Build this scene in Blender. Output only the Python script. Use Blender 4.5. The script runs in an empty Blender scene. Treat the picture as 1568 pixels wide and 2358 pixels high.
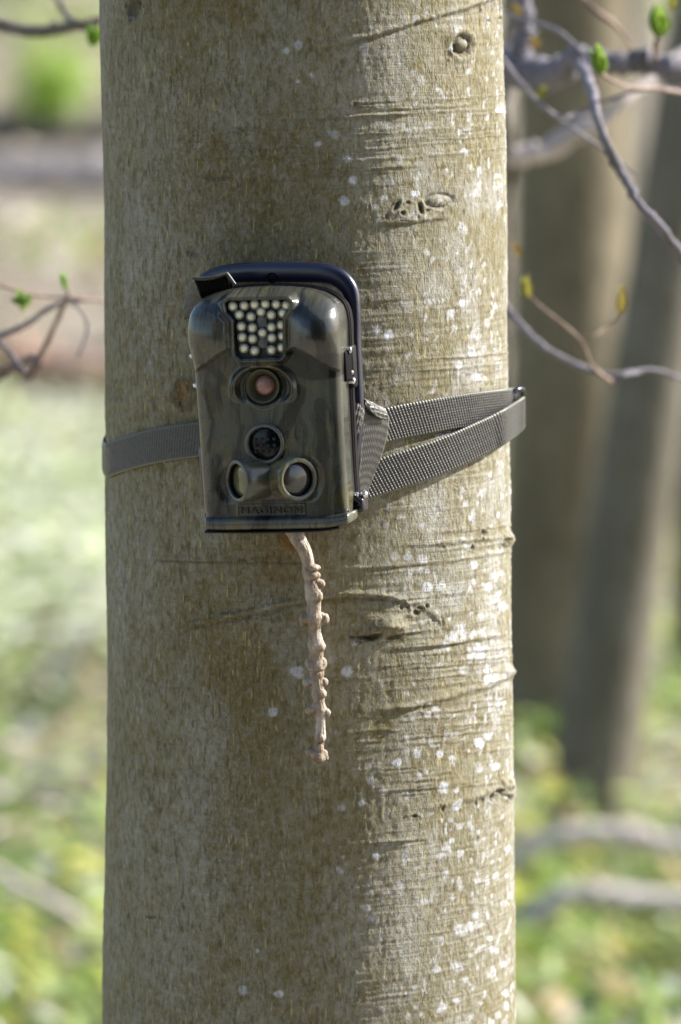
import bpy, bmesh, math, random
import numpy as np
from mathutils import Vector, Matrix

random.seed(7)
rng = np.random.default_rng(7)
R = math.radians
scene = bpy.context.scene
COL = scene.collection

# ------------------------------------------------------------------ camera
CAM = np.array([0.0, -2.5, 1.5])
PITCH = R(6.0)
TAN = 0.1196
K = TAN / 1179.0
FWD = np.array([0, math.cos(PITCH), -math.sin(PITCH)])
UP = np.array([0, math.sin(PITCH), math.cos(PITCH)])
cd = bpy.data.cameras.new('camera')
cam = bpy.data.objects.new('camera', cd)
COL.objects.link(cam)
cam.location = CAM
cam.rotation_euler = (R(90) - PITCH, 0, 0)
cd.sensor_fit = 'VERTICAL'
cd.sensor_height = 24
cd.lens = 12 / TAN
cd.clip_start = 0.05
cd.clip_end = 2000
cd.dof.use_dof = True
cd.dof.focus_distance = 2.365
cd.dof.aperture_fstop = 4.3
cd.dof.aperture_blades = 0
scene.camera = cam

# ------------------------------------------------------------------ light
SUN_EL, SUN_AZ = R(33), R(75)     # azimuth clockwise from +Y (the sun stands to the right, a little behind the tree)
w = bpy.data.worlds.new('World')
scene.world = w
w.use_nodes = True
nt = w.node_tree
bg = nt.nodes['Background']
sky = nt.nodes.new('ShaderNodeTexSky')
sky.sky_type = 'NISHITA'
sky.sun_disc = False
sky.sun_elevation = SUN_EL
sky.sun_rotation = SUN_AZ
sky.dust_density = 1.5
nt.links.new(sky.outputs[0], bg.inputs[0])
bg.inputs[1].default_value = 0.108
sd = bpy.data.lights.new('sun', 'SUN')
sd.energy = 5.0
sd.angle = R(0.6)
sd.color = (1.0, 0.955, 0.885)
sun = bpy.data.objects.new('sun', sd)
COL.objects.link(sun)
sdir = Vector((math.sin(SUN_AZ) * math.cos(SUN_EL), math.cos(SUN_AZ) * math.cos(SUN_EL), math.sin(SUN_EL)))
sun.rotation_euler = sdir.to_track_quat('Z', 'Y').to_euler()
scene.view_settings.view_transform = 'Standard'
scene.view_settings.look = 'None'
scene.view_settings.exposure = 0.95
scene.view_settings.gamma = 1
scene.view_settings.use_curve_mapping = False
scene.cycles.max_bounces = 6
scene.cycles.transparent_max_bounces = 6

# ------------------------------------------------------------------ small helpers
def ray(X, Y):
    return FWD + np.array([1.0, 0, 0]) * ((X - 784) * K) + UP * ((1179 - Y) * K)

def P(X, Y, y):
    """point of the line of sight through (X, Y) on the plane at world depth y"""
    r = ray(X, Y)
    return CAM + r * ((y + 2.5) / r[1])

def proj(p):
    """world points (n,3) -> photo coordinates"""
    q = p - CAM
    f = q @ FWD
    return 784 + q[:, 0] / f / K, 1179 - (q @ UP) / f / K

def interp(x, pts):
    a = np.array(pts, float)
    return np.interp(x, a[:, 0], a[:, 1])

def smooth(a, b, x):
    t = np.clip((x - a) / (b - a), 0, 1)
    return t * t * (3 - 2 * t)

def lattice(nx, ny, seed):
    return np.random.default_rng(seed).random((ny, nx))

def vnoise(x, y, seed=0):
    """smooth value noise 0..1 in two dimensions"""
    L = lattice(256, 256, seed)
    xi = np.floor(x).astype(int); yi = np.floor(y).astype(int)
    fx = x - xi; fy = y - yi
    fx = fx * fx * (3 - 2 * fx); fy = fy * fy * (3 - 2 * fy)
    g = lambda i, j: L[(yi + j) % 256, (xi + i) % 256]
    return (g(0, 0) * (1 - fx) + g(1, 0) * fx) * (1 - fy) + (g(0, 1) * (1 - fx) + g(1, 1) * fx) * fy

def fbm(x, y, seed=0, o=4):
    s = 0; a = 0.5; n = 0
    for i in range(o):
        s = s + a * vnoise(x * 2 ** i, y * 2 ** i, seed + i); n += a; a *= 0.55
    return s / n

def catmull(pts, n):
    """n samples of a smooth curve through pts"""
    p = np.array(pts, float)
    m = len(p)
    t = np.linspace(0, m - 1, n)
    i = np.clip(np.floor(t).astype(int), 0, m - 2)
    f = (t - i)[:, None]
    a = p[np.clip(i - 1, 0, m - 1)]; b = p[i]; c = p[i + 1]; d = p[np.clip(i + 2, 0, m - 1)]
    return 0.5 * ((2 * b) + (-a + c) * f + (2 * a - 5 * b + 4 * c - d) * f ** 2 + (-a + 3 * b - 3 * c + d) * f ** 3)

def tag(o, label=None, cat=None, group=None, kind=None):
    if label: o['label'] = label
    if cat: o['category'] = cat
    if group: o['group'] = group
    if kind: o['kind'] = kind
    return o

def empty(name, loc=(0, 0, 0)):
    o = bpy.data.objects.new(name, None)
    o.empty_display_size = 0.05
    COL.objects.link(o)
    o.location = loc
    return o

def link(name, me, mat, parent=None):
    o = bpy.data.objects.new(name, me)
    COL.objects.link(o)
    if mat and not me.materials: me.materials.append(mat)
    if parent: o.parent = parent
    return o

def mesh(name, v, f, mat=None, parent=None, sm=True, colors=None, attrs=None):
    v = np.asarray(v, np.float32)
    me = bpy.data.meshes.new(name)
    if isinstance(f, np.ndarray):
        k = f.shape[1]
        me.vertices.add(len(v)); me.vertices.foreach_set('co', v.ravel())
        me.loops.add(f.size); me.loops.foreach_set('vertex_index', f.astype(np.int32).ravel())
        me.polygons.add(len(f))
        me.polygons.foreach_set('loop_start', np.arange(0, f.size, k, dtype=np.int32))
        me.update(calc_edges=True)
        me.validate()
    else:
        me.from_pydata([tuple(map(float, p)) for p in v], [], f)
    me.polygons.foreach_set('use_smooth', np.full(len(me.polygons), sm))
    if colors is not None:
        ca = me.color_attributes.new('Col', 'FLOAT_COLOR', 'POINT')
        c = np.ones((len(v), 4), np.float32); c[:, :3] = colors
        ca.data.foreach_set('color', c.ravel())
    for k_, a in (attrs or {}).items():
        at = me.attributes.new(k_, 'FLOAT', 'POINT')
        at.data.foreach_set('value', np.asarray(a, np.float32).ravel())
    me.update()
    return link(name, me, mat, parent)

def gridf(nr, nc, close=False, flip=False):
    i = np.arange(nr - 1)[:, None]; j = np.arange(nc if close else nc - 1)[None, :]
    j2 = (j + 1) % nc
    q = np.stack([i * nc + j, i * nc + j2, (i + 1) * nc + j2, (i + 1) * nc + j], -1).reshape(-1, 4)
    return q[:, ::-1].copy() if flip else q

def frames(p):
    t = np.gradient(p, axis=0); t /= np.linalg.norm(t, axis=1)[:, None] + 1e-12
    n = np.zeros_like(p)
    ref = np.array([0, -1.0, 0.001]) if abs(t[0][1]) < 0.9 else np.array([1.0, 0, 0])
    a = ref - t[0] * (ref @ t[0]); n[0] = a / np.linalg.norm(a)
    for i in range(1, len(p)):
        a = n[i - 1] - t[i] * (n[i - 1] @ t[i]); n[i] = a / np.linalg.norm(a)
    return t, n, np.cross(t, n)

def tube_vf(pts, rad, seg=10, n=None, ry=None):
    """tube through pts (smoothed to n samples), radius list, closed ends"""
    p = catmull(pts, n) if n else np.array(pts, float)
    r = np.interp(np.linspace(0, 1, len(p)), np.linspace(0, 1, len(rad)), rad) if np.ndim(rad) else np.full(len(p), rad)
    r2 = r if ry is None else (np.interp(np.linspace(0, 1, len(p)), np.linspace(0, 1, len(ry)), ry) if np.ndim(ry) else np.full(len(p), ry))
    t, a, b = frames(p)
    th = np.linspace(0, 2 * np.pi, seg, endpoint=False)
    v = p[:, None] + a[:, None] * (np.cos(th)[None, :, None] * r[:, None, None]) + b[:, None] * (np.sin(th)[None, :, None] * r2[:, None, None])
    v = v.reshape(-1, 3)
    q = [tuple(x) for x in gridf(len(p), seg, True)]
    c0 = len(v); v = np.vstack([v, p[0], p[-1]])
    L = (len(p) - 1) * seg
    for j in range(seg):
        k2 = (j + 1) % seg
        q.append((c0, k2, j)); q.append((c0 + 1, L + j, L + k2))
    return v, q

def tube(name, pts, rad, mat, parent=None, seg=10, n=None, ry=None):
    v, q = tube_vf(pts, rad, seg, n, ry)
    if name in ('bough', 'twig', 'stem', 'fallen_branch', 'fallen_log') and n:      # woody swellings, nodes and slight kinks
        g = np.random.default_rng(int(abs(v[:, 0].sum() * 1000)) % 99991)
        nr_ = (len(v) - 2) // seg
        r0 = float(np.mean(rad))
        c = v[:nr_ * seg].reshape(nr_, seg, 3); mid = c.mean(1, keepdims=True)
        sw = 1 + 0.07 * g.normal(0, 1, (nr_, 1, 1)); sw[g.integers(1, nr_, max(1, nr_ // 9))] *= 1.28
        sw[0] = 1
        kink = np.cumsum(g.normal(0, 0.10 * r0, (nr_, 1, 3)), 0); kink -= np.linspace(0, 1, nr_)[:, None, None] * kink[-1]
        v[:nr_ * seg] = (mid + kink + (c - mid) * sw).reshape(-1, 3)
    return mesh(name, v, q, mat, parent)

def lathe_vf(prof, seg=32, ax=(0, -1, 0), c=(0, 0, 0)):
    """profile [(radius, height along ax)]"""
    ax = Vector(ax).normalized(); rot = ax.to_track_quat('Z', 'Y').to_matrix()
    v = []; f = []
    for r, h in prof:
        for j in range(seg):
            a = 2 * math.pi * j / seg
            v.append(tuple(rot @ Vector((r * math.cos(a), r * math.sin(a), h)) + Vector(c)))
    f = [tuple(x) for x in gridf(len(prof), seg, True)]
    return np.array(v), f

def lathe(name, prof, mat, parent, ax=(0, -1, 0), c=(0, 0, 0), seg=32):
    v, f = lathe_vf(prof, seg, ax, c)
    return mesh(name, v, f, mat, parent)

def bevel_box(name, size, mat, parent, M=None, bev=0.001, seg=3, c=(0, 0, 0)):
    bm = bmesh.new()
    bmesh.ops.create_cube(bm, size=1)
    for v in bm.verts:
        v.co = Vector((v.co.x * size[0], v.co.y * size[1], v.co.z * size[2]))
    bmesh.ops.bevel(bm, geom=bm.edges[:] + bm.verts[:], offset=bev, segments=seg, profile=0.5, affect='EDGES')
    if M: bmesh.ops.transform(bm, matrix=M, verts=bm.verts)
    bmesh.ops.translate(bm, vec=c, verts=bm.verts)
    me = bpy.data.meshes.new(name); bm.to_mesh(me); bm.free()
    for p in me.polygons: p.use_smooth = True
    return link(name, me, mat, parent)

# ------------------------------------------------------------------ materials
def new_mat(name):
    m = bpy.data.materials.new(name); m.use_nodes = True
    n = m.node_tree.nodes; b = n['Principled BSDF']
    return m, n, m.node_tree.links, b

def plain(name, col, rough=0.6, metal=0, coat=0, spec=0.5, bump=0, bscale=400):
    m, n, l, b = new_mat(name)
    b.inputs['Roughness'].default_value = rough
    b.inputs['Metallic'].default_value = metal
    b.inputs['Coat Weight'].default_value = coat
    b.inputs['Coat Roughness'].default_value = 0.12
    b.inputs['Specular IOR Level'].default_value = spec
    tc = n.new('ShaderNodeTexCoord')
    ns = n.new('ShaderNodeTexNoise'); ns.inputs['Scale'].default_value = bscale; ns.inputs['Detail'].default_value = 4
    l.new(tc.outputs['Object'], ns.inputs['Vector'])
    cr = n.new('ShaderNodeValToRGB')
    cr.color_ramp.elements[0].position = 0.3; cr.color_ramp.elements[1].position = 0.7
    cr.color_ramp.elements[0].color = (*[c * 0.78 for c in col], 1)
    cr.color_ramp.elements[1].color = (*[min(1, c * 1.18) for c in col], 1)
    l.new(ns.outputs[0], cr.inputs[0]); l.new(cr.outputs[0], b.inputs['Base Color'])
    if bump:
        bp = n.new('ShaderNodeBump'); bp.inputs['Strength'].default_value = 0.5; bp.inputs['Distance'].default_value = bump
        l.new(ns.outputs[0], bp.inputs['Height']); l.new(bp.outputs[0], b.inputs['Normal'])
    return m

def mixc(n, l, fac, a, b):
    m = n.new('ShaderNodeMix'); m.data_type = 'RGBA'
    for s, k in ((fac, 0), (a, 6), (b, 7)):
        if isinstance(s, (int, float)): m.inputs[k].default_value = s
        elif isinstance(s, tuple): m.inputs[k].default_value = (*s, 1)
        else: l.new(s, m.inputs[k])
    return m.outputs[2]

def noise(n, l, vec, scale, detail=4, rough=0.55, sc=None, dist=0):
    if sc:
        mp = n.new('ShaderNodeMapping'); mp.inputs['Scale'].default_value = sc
        l.new(vec, mp.inputs['Vector']); vec = mp.outputs[0]
    x = n.new('ShaderNodeTexNoise'); x.inputs['Scale'].default_value = scale
    x.inputs['Detail'].default_value = detail; x.inputs['Roughness'].default_value = rough
    x.inputs['Distortion'].default_value = dist
    l.new(vec, x.inputs['Vector'])
    return x.outputs[0]

def ramp(n, l, src, a, b, c0=(0, 0, 0), c1=(1, 1, 1)):
    r = n.new('ShaderNodeValToRGB')
    r.color_ramp.elements[0].position = a; r.color_ramp.elements[1].position = b
    r.color_ramp.elements[0].color = (*c0, 1); r.color_ramp.elements[1].color = (*c1, 1)
    l.new(src, r.inputs[0])
    return r.outputs[0]

def math_(n, l, op, a, b=None):
    m = n.new('ShaderNodeMath'); m.operation = op
    for i, s in enumerate((a, b)):
        if s is None: continue
        if isinstance(s, (int, float)): m.inputs[i].default_value = s
        else: l.new(s, m.inputs[i])
    return m.outputs[0]

def attr(n, name):
    a = n.new('ShaderNodeAttribute'); a.attribute_name = name
    return a

def bark_main():
    m, n, l, b = new_mat('beech_bark')
    tc = n.new('ShaderNodeTexCoord').outputs['Object']
    big = noise(n, l, tc, 16, 5, 0.65, (1, 1, 0.6))
    mid = noise(n, l, tc, 210, 5, 0.7, (1, 1, 0.65))
    fine = noise(n, l, tc, 430, 4, 0.75, (1, 1, 0.7))
    grain = noise(n, l, tc, 950, 3, 0.8, (1, 1, 0.35))
    tick = noise(n, l, tc, 430, 2, 0.5, (1.3, 1.3, 0.22))
    horiz = noise(n, l, tc, 60, 4, 0.7, (0.25, 0.25, 7))
    sp = math_(n, l, 'ADD', math_(n, l, 'MULTIPLY', mid, 0.5), math_(n, l, 'MULTIPLY', fine, 0.4))
    sp = math_(n, l, 'ADD', sp, math_(n, l, 'MULTIPLY', big, 0.22))
    s2 = ramp(n, l, sp, 0.44, 0.68)
    grey = mixc(n, l, ramp(n, l, big, 0.35, 0.65), (0.258, 0.248, 0.182), (0.340, 0.332, 0.282))
    olive = mixc(n, l, ramp(n, l, mid, 0.4, 0.6), (0.142, 0.112, 0.034), (0.200, 0.165, 0.075))
    c = mixc(n, l, s2, olive, grey)
    # brownish broad stains
    c = mixc(n, l, math_(n, l, 'MULTIPLY', attr(n, 'moss').outputs['Fac'], math_(n, l, 'ADD', 0.35, math_(n, l, 'MULTIPLY', ramp(n, l, fine, 0.40, 0.60, (1,1,1), (0,0,0)), 0.55))), c, (0.150, 0.112, 0.028))
    # thin dark vertical cracks
    cr = ramp(n, l, noise(n, l, tc, 300, 3, 0.7, (1.6, 1.6, 0.36), 0.8), 0.57, 0.68)
    c = mixc(n, l, math_(n, l, 'MULTIPLY', cr, 0.36), c, (0.07, 0.05, 0.025))
    c = mixc(n, l, math_(n, l, 'MULTIPLY', ramp(n, l, tick, 0.64, 0.72), 0.75), c, (0.44, 0.38, 0.17))
    li = attr(n, 'lichen').outputs['Fac']
    c = mixc(n, l, math_(n, l, 'MULTIPLY', li, math_(n, l, 'ADD', 0.5, math_(n, l, 'MULTIPLY', ramp(n, l, fine, 0.38, 0.58), 0.5))), c, (0.62, 0.64, 0.70))
    c = mixc(n, l, math_(n, l, 'MULTIPLY', attr(n, 'rust').outputs['Fac'], 0.8), c, (0.20, 0.095, 0.02))
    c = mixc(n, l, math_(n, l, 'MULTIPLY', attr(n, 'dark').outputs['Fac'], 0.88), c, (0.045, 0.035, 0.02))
    l.new(c, b.inputs['Base Color'])
    b.inputs['Roughness'].default_value = 0.72
    b.inputs['Specular IOR Level'].default_value = 0.35
    h = math_(n, l, 'ADD', math_(n, l, 'MULTIPLY', fine, 0.7), math_(n, l, 'MULTIPLY', mid, 0.8))
    h = math_(n, l, 'ADD', h, math_(n, l, 'MULTIPLY', grain, 0.35))
    h = math_(n, l, 'SUBTRACT', h, math_(n, l, 'MULTIPLY', cr, 0.5))
    h = math_(n, l, 'ADD', h, math_(n, l, 'MULTIPLY', math_(n, l, 'MULTIPLY', horiz, ramp(n, l, big, 0.35, 0.65)), 0.9))
    bp = n.new('ShaderNodeBump'); bp.inputs['Strength'].default_value = 1.0; bp.inputs['Distance'].default_value = 0.0011
    l.new(h, bp.inputs['Height']); l.new(bp.outputs[0], b.inputs['Normal'])
    return m

def bark_far(name, c0, c1, c2):
    m, n, l, b = new_mat(name)
    tc = n.new('ShaderNodeTexCoord').outputs['Object']
    a = noise(n, l, tc, 6, 6, 0.65, (1, 1, 0.4))
    d = noise(n, l, tc, 40, 4, 0.6, (1, 1, 0.5))
    c = mixc(n, l, ramp(n, l, a, 0.35, 0.65), c0, c1)
    c = mixc(n, l, ramp(n, l, d, 0.5, 0.7), c, c2)
    l.new(c, b.inputs['Base Color']); b.inputs['Roughness'].default_value = 0.85
    bp = n.new('ShaderNodeBump'); bp.inputs['Distance'].default_value = 0.006
    l.new(d, bp.inputs['Height']); l.new(bp.outputs[0], b.inputs['Normal'])
    return m

def leaf_mat(name, trans=0.45, tint=(1, 1, 1)):
    m, n, l, b = new_mat(name)
    at = attr(n, 'Col').outputs['Color']
    b.inputs['Roughness'].default_value = 0.5
    b.inputs['Specular IOR Level'].default_value = 0.3
    l.new(at, b.inputs['Base Color'])
    tr = n.new('ShaderNodeBsdfTranslucent')
    l.new(mixc(n, l, 0.35, at, (0.48, 0.62, 0.10)) if trans > 0.2 else at, tr.inputs['Color'])
    mx = n.new('ShaderNodeMixShader'); mx.inputs[0].default_value = trans
    l.new(b.outputs[0], mx.inputs[1]); l.new(tr.outputs[0], mx.inputs[2])
    l.new(mx.outputs[0], n['Material Output'].inputs['Surface'])
    return m

def ground_mat():
    m, n, l, b = new_mat('forest_floor')
    tc = n.new('ShaderNodeTexCoord').outputs['Object']
    a = noise(n, l, tc, 1.1, 5, 0.6); d = noise(n, l, tc, 9, 5, 0.7); e = noise(n, l, tc, 0.35, 3, 0.5)
    c = mixc(n, l, ramp(n, l, d, 0.35, 0.65), (0.26, 0.21, 0.15), (0.55, 0.48, 0.40))
    c = mixc(n, l, math_(n, l, 'MULTIPLY', ramp(n, l, a, 0.45, 0.6), 0.7), c, (0.17, 0.20, 0.06))
    c = mixc(n, l, math_(n, l, 'MULTIPLY', ramp(n, l, e, 0.5, 0.62), 0.5), c, (0.30, 0.29, 0.24))
    l.new(c, b.inputs['Base Color']); b.inputs['Roughness'].default_value = 0.95
    bp = n.new('ShaderNodeBump'); bp.inputs['Distance'].default_value = 0.05
    l.new(d, bp.inputs['Height']); l.new(bp.outputs[0], b.inputs['Normal'])
    return m

def camo_mat(name):
    m, n, l, b = new_mat(name)
    at = attr(n, 'Col').outputs['Color']
    l.new(at, b.inputs['Base Color'])
    tc = n.new('ShaderNodeTexCoord').outputs['Object']
    ns = noise(n, l, tc, 300, 3, 0.6)
    l.new(ramp(n, l, ns, 0.2, 0.8, (0.24,) * 3, (0.34,) * 3), b.inputs['Roughness'])
    b.inputs['Coat Weight'].default_value = 0.55
    b.inputs['Coat Roughness'].default_value = 0.16
    return m

def web_mat():
    m, n, l, b = new_mat('nylon_webbing')
    tc = n.new('ShaderNodeTexCoord').outputs['Object']
    c = mixc(n, l, ramp(n, l, noise(n, l, tc, 700, 3, 0.7), 0.3, 0.7), (0.034, 0.033, 0.030), (0.084, 0.083, 0.080))
    c = mixc(n, l, math_(n, l, 'MULTIPLY', attr(n, 'edge').outputs['Fac'], 0.6), c, (0.26, 0.26, 0.20))
    l.new(c, b.inputs['Base Color'])
    b.inputs['Roughness'].default_value = 0.42
    b.inputs['Sheen Weight'].default_value = 0.0
    b.inputs['Specular IOR Level'].default_value = 0.55
    return m

M_BARK = bark_main()
M_BEECH = bark_far('far_beech_bark', (0.125, 0.104, 0.066), (0.25, 0.21, 0.14), (0.085, 0.068, 0.036))
M_DARKBARK = bark_far('far_dark_bark', (0.12, 0.11, 0.085), (0.20, 0.185, 0.16), (0.08, 0.07, 0.04))
M_LEANBARK = bark_far('leaning_trunk_bark', (0.125, 0.108, 0.082), (0.215, 0.19, 0.155), (0.085, 0.072, 0.045))
M_GREYTW = bark_far('grey_twig_bark', (0.13, 0.12, 0.145), (0.24, 0.23, 0.27), (0.09, 0.08, 0.08))
M_BROWNTW = bark_far('brown_twig_bark', (0.24, 0.17, 0.13), (0.33, 0.25, 0.22), (0.16, 0.11, 0.09))
M_LOGR = bark_far('red_brown_log_bark', (0.34, 0.22, 0.16), (0.45, 0.32, 0.25), (0.20, 0.11, 0.07))
M_LOGP = bark_far('pale_dead_wood', (0.55, 0.48, 0.46), (0.70, 0.62, 0.60), (0.42, 0.36, 0.33))
M_LEAF = leaf_mat('fresh_leaf', 0.45)
M_LITTER = leaf_mat('dead_leaf', 0.12)
M_PETAL = leaf_mat('pale_petal', 0.19)
M_GROUND = ground_mat()
M_CAMO = camo_mat('camouflage_plastic')
M_WEB = web_mat()
M_RUBBER = plain('black_rubber', (0.010, 0.010, 0.012), 0.6)
M_HOUS = plain('dark_grey_plastic', (0.007, 0.0055, 0.006), 0.5, spec=0.25)
M_BRKT = plain('navy_black_bracket', (0.012, 0.013, 0.038), 0.28, coat=0.35, spec=0.8, bump=0.00005, bscale=900)
M_CHROME = plain('bright_metal', (0.75, 0.75, 0.78), 0.16, metal=1)
M_LATCH = plain('black_latch', (0.003, 0.003, 0.004), 0.75, spec=0.1)
M_SCREW = plain('dark_burnished_metal', (0.06, 0.05, 0.06), 0.28, metal=0.6)
M_GLASS = plain('black_glass', (0.004, 0.005, 0.008), 0.16, coat=0.0, spec=0.35)
M_SENSOR = plain('smoky_sensor_window', (0.045, 0.04, 0.043), 0.14, coat=0.8)
M_OLIVEWIN = plain('olive_sensor_window', (0.10, 0.10, 0.04), 0.12, coat=0.8, bscale=60)
M_LENS = plain('rosy_lens_coating', (0.30, 0.145, 0.115), 0.3, coat=0.6)
M_CONE = plain('olive_lens_cone', (0.075, 0.07, 0.038), 0.4)
M_PANEL = plain('led_board', (0.035, 0.037, 0.035), 0.4)
M_LEDRIM = plain('clear_led_rim', (0.30, 0.30, 0.27), 0.12, coat=0.8)
M_LEDDIE = plain('pale_led_dome', (0.84, 0.80, 0.56), 0.12, coat=1.0)
def twig_mat():
    m, n, l, b = new_mat('dry_twig_skin')
    tc = n.new('ShaderNodeTexCoord').outputs['Object']
    a = noise(n, l, tc, 110, 5, 0.65, (1, 1, 0.6)); d = noise(n, l, tc, 700, 4, 0.7, (1, 1, 0.35))
    c = mixc(n, l, ramp(n, l, a, 0.35, 0.65), (0.26, 0.19, 0.11), (0.56, 0.49, 0.43))
    c = mixc(n, l, math_(n, l, 'MULTIPLY', ramp(n, l, d, 0.5, 0.7), 0.6), c, (0.16, 0.095, 0.05))
    c = mixc(n, l, math_(n, l, 'MULTIPLY', attr(n, 'tip').outputs['Fac'], 0.85), c, (0.13, 0.065, 0.025))
    l.new(c, b.inputs['Base Color']); b.inputs['Roughness'].default_value = 0.7
    bp = n.new('ShaderNodeBump'); bp.inputs['Distance'].default_value = 0.0006
    l.new(d, bp.inputs['Height']); l.new(bp.outputs[0], b.inputs['Normal'])
    return m
M_TWIG = twig_mat()

# ------------------------------------------------------------------ terrain
def gz(x, y):
    x = np.asarray(x, float); y = np.asarray(y, float)
    base = 0.085 * np.clip(y - 9, 0, 90) - 0.0 * x
    bump = 0.10 * (fbm(x * 0.35 + 40, y * 0.35 + 40, 11, 3) - 0.5) * smooth(0.5, 5, np.hypot(x, y + 0.5))
    return base + bump

def G(X, Y):
    """where the line of sight through a photo point meets the ground"""
    r = ray(X, Y); t = 2.0
    while t < 200:
        p = CAM + r * t
        if p[2] < gz(p[0], p[1]): break
        t += 0.03
    return CAM + r * t

def build_ground():
    ys = np.concatenate([[-200, -80, -30], np.arange(-10, 40, 0.35), np.arange(40, 110, 3), [150, 300, 700, 1500]])
    xs = np.concatenate([[-1500, -500, -150, -60], np.arange(-20, -4, 1.0), np.arange(-4, 4, 0.35), np.arange(4, 20, 1.0), [20, 60, 150, 500, 1500]])
    XX, YY = np.meshgrid(xs, ys)
    Z = gz(XX, YY)
    o = mesh('ground', np.stack([XX, YY, Z], -1).reshape(-1, 3), gridf(len(ys), len(xs)), M_GROUND)
    tag(o, kind='structure')
build_ground()

# ------------------------------------------------------------------ main trunk
EDGE_L = [(-900, 215), (0, 228), (250, 233), (500, 238), (1000, 242), (1500, 244), (2000, 241), (2358, 235), (2800, 222), (3400, 196)]
EDGE_R = [(-900, 1146), (0, 1157), (300, 1163), (700, 1169), (1200, 1175), (1550, 1180), (2000, 1183), (2358, 1188), (2800, 1200), (3400, 1222)]

def trunk_xr(z):
    z = np.asarray(z, float)
    q = np.stack([0 * z, np.full_like(z, 2.5), z - 1.5], -1)
    Yp = 1179 - (q @ UP) / (q @ FWD) / K
    Yp = np.clip(Yp, -900, 3400)
    def phi(X):
        return np.arctan2((X - 784) * K, math.cos(PITCH) + (1179 - Yp) * K * math.sin(PITCH))
    a = phi(interp(Yp, EDGE_L)); b = phi(interp(Yp, EDGE_R))
    m = (a + b) / 2
    d = 2.5 / np.cos(m)
    return 2.5 * np.tan(m), d * np.sin((b - a) / 2)

def T(X, Y, off=0.0):
    """photo point -> point on the trunk skin, pushed out by off; nearest silhouette if it misses"""
    r = ray(X, Y)
    z = CAM[2] + r[2] * 2.4
    for _ in range(4):
        cx, rr = trunk_xr(np.array([z])); cx = cx[0]; rr = rr[0] + off
        ox, oy = CAM[0] - cx, CAM[1]
        a = r[0] ** 2 + r[1] ** 2; b = 2 * (ox * r[0] + oy * r[1]); c = ox * ox + oy * oy - rr * rr
        disc = b * b - 4 * a * c
        t = (-b - math.sqrt(max(disc, 0))) / (2 * a)
        p = CAM + r * t
        z = p[2]
    return p, math.atan2(p[0] - cx, -(p[1]))

def tp(theta, z, off=0.0):
    cx, rr = trunk_xr(np.array([z]))
    return np.array([cx[0] + (rr[0] + off) * math.sin(theta), -(rr[0] + off) * math.cos(theta), z])

def seg_dist(X, Y, pts):
    """signed vertical offset and horizontal end distance to a polyline drawn left to right"""
    a = np.array(pts, float)
    yl = np.interp(X, a[:, 0], a[:, 1])
    fade = smooth(a[0, 0] - 15, a[0, 0] + 90, X) * (1 - smooth(a[-1, 0] - 35, a[-1, 0] + 5, X))
    return Y - yl, fade

def reg(cx, cy, pts, ax, ay, s=0.312):
    return [(ax + s * x, ay + s * y, s * r) for x, y, r in pts]

LICHEN = []
LICHEN += reg(0, 0, [(765, 20, 34), (940, 30, 34), (1040, 60, 22), (1020, 130, 14), (625, 95, 32), (425, 115, 14), (785, 190, 28), (430, 225, 26), (970, 285, 46), (1060, 295, 24), (1240, 140, 44), (1350, 120, 36), (225, 425, 34), (365, 395, 24), (1065, 420, 34), (475, 790, 34), (680, 780, 36), (990, 720, 44), (1030, 670, 24), (1205, 690, 24), (1020, 590, 20), (1265, 570, 16), (225, 795, 18), (200, 890, 30), (1350, 930, 34), (1280, 980, 24), (1210, 970, 26), (1425, 930, 16), (1220, 1050, 14), (990, 880, 18), (1380, 810, 12), (400, 1170, 36), (440, 1240, 30), (810, 1240, 16), (1200, 1220, 38), (1180, 1300, 38), (1100, 1330, 50), (955, 1410, 28), (1240, 1470, 34), (1170, 1520, 20), (1360, 1490, 26), (915, 1620, 30), (1065, 1600, 48), (1410, 1580, 30), (755, 1750, 32), (690, 1800, 18), (1060, 1850, 28), (955, 1900, 40), (700, 1970, 28), (800, 1950, 20), (1160, 1970, 28), (830, 1120, 30), (580, 1360, 12), (1430, 1800, 30), (1430, 1890, 30), (1370, 1960, 30), (1410, 1130, 26), (1310, 1390, 20), (1430, 730, 26), (1310, 2010, 34), (1420, 2010, 26)], 719.5, 1727)
LICHEN += reg(0, 0, [(610, 325, 38), (705, 330, 38), (815, 345, 38), (735, 450, 36), (805, 430, 24), (855, 440, 18), (855, 550, 38), (965, 545, 38), (1195, 510, 30), (1200, 390, 30), (1110, 870, 62), (1040, 920, 46), (1270, 770, 40), (1220, 1040, 70), (1120, 1170, 36), (1310, 1220, 44), (1290, 1160, 32), (250, 1170, 40), (850, 1490, 24), (910, 1450, 30), (1290, 1650, 40), (1050, 1640, 28), (1240, 1700, 44), (1380, 1400, 34), (1340, 650, 50), (1400, 700, 46), (1310, 560, 44), (1350, 480, 40), (310, 975, 18), (360, 980, 12), (820, 100, 26), (1170, 40, 20), (1180, 740, 24)], 719.5, 1180)
LICHEN += reg(0, 0, [(300, 220, 40), (650, 70, 26), (750, 330, 30), (235, 380, 34), (1240, 240, 20), (1200, 320, 44), (940, 670, 18), (1065, 765, 14), (840, 765, 26), (680, 1140, 34), (850, 1120, 28), (955, 1110, 20), (1110, 1120, 44), (470, 1320, 38), (565, 1370, 38), (1200, 1380, 50), (1180, 1490, 40), (1215, 1680, 40), (1110, 1680, 30), (1370, 410, 30), (1160, 130, 30), (1100, 580, 50), (1090, 890, 24), (1300, 1280, 30), (1270, 1470, 24), (1220, 1320, 20), (1080, 1590, 34), (1370, 200, 20)], 719.5, 345)
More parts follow.
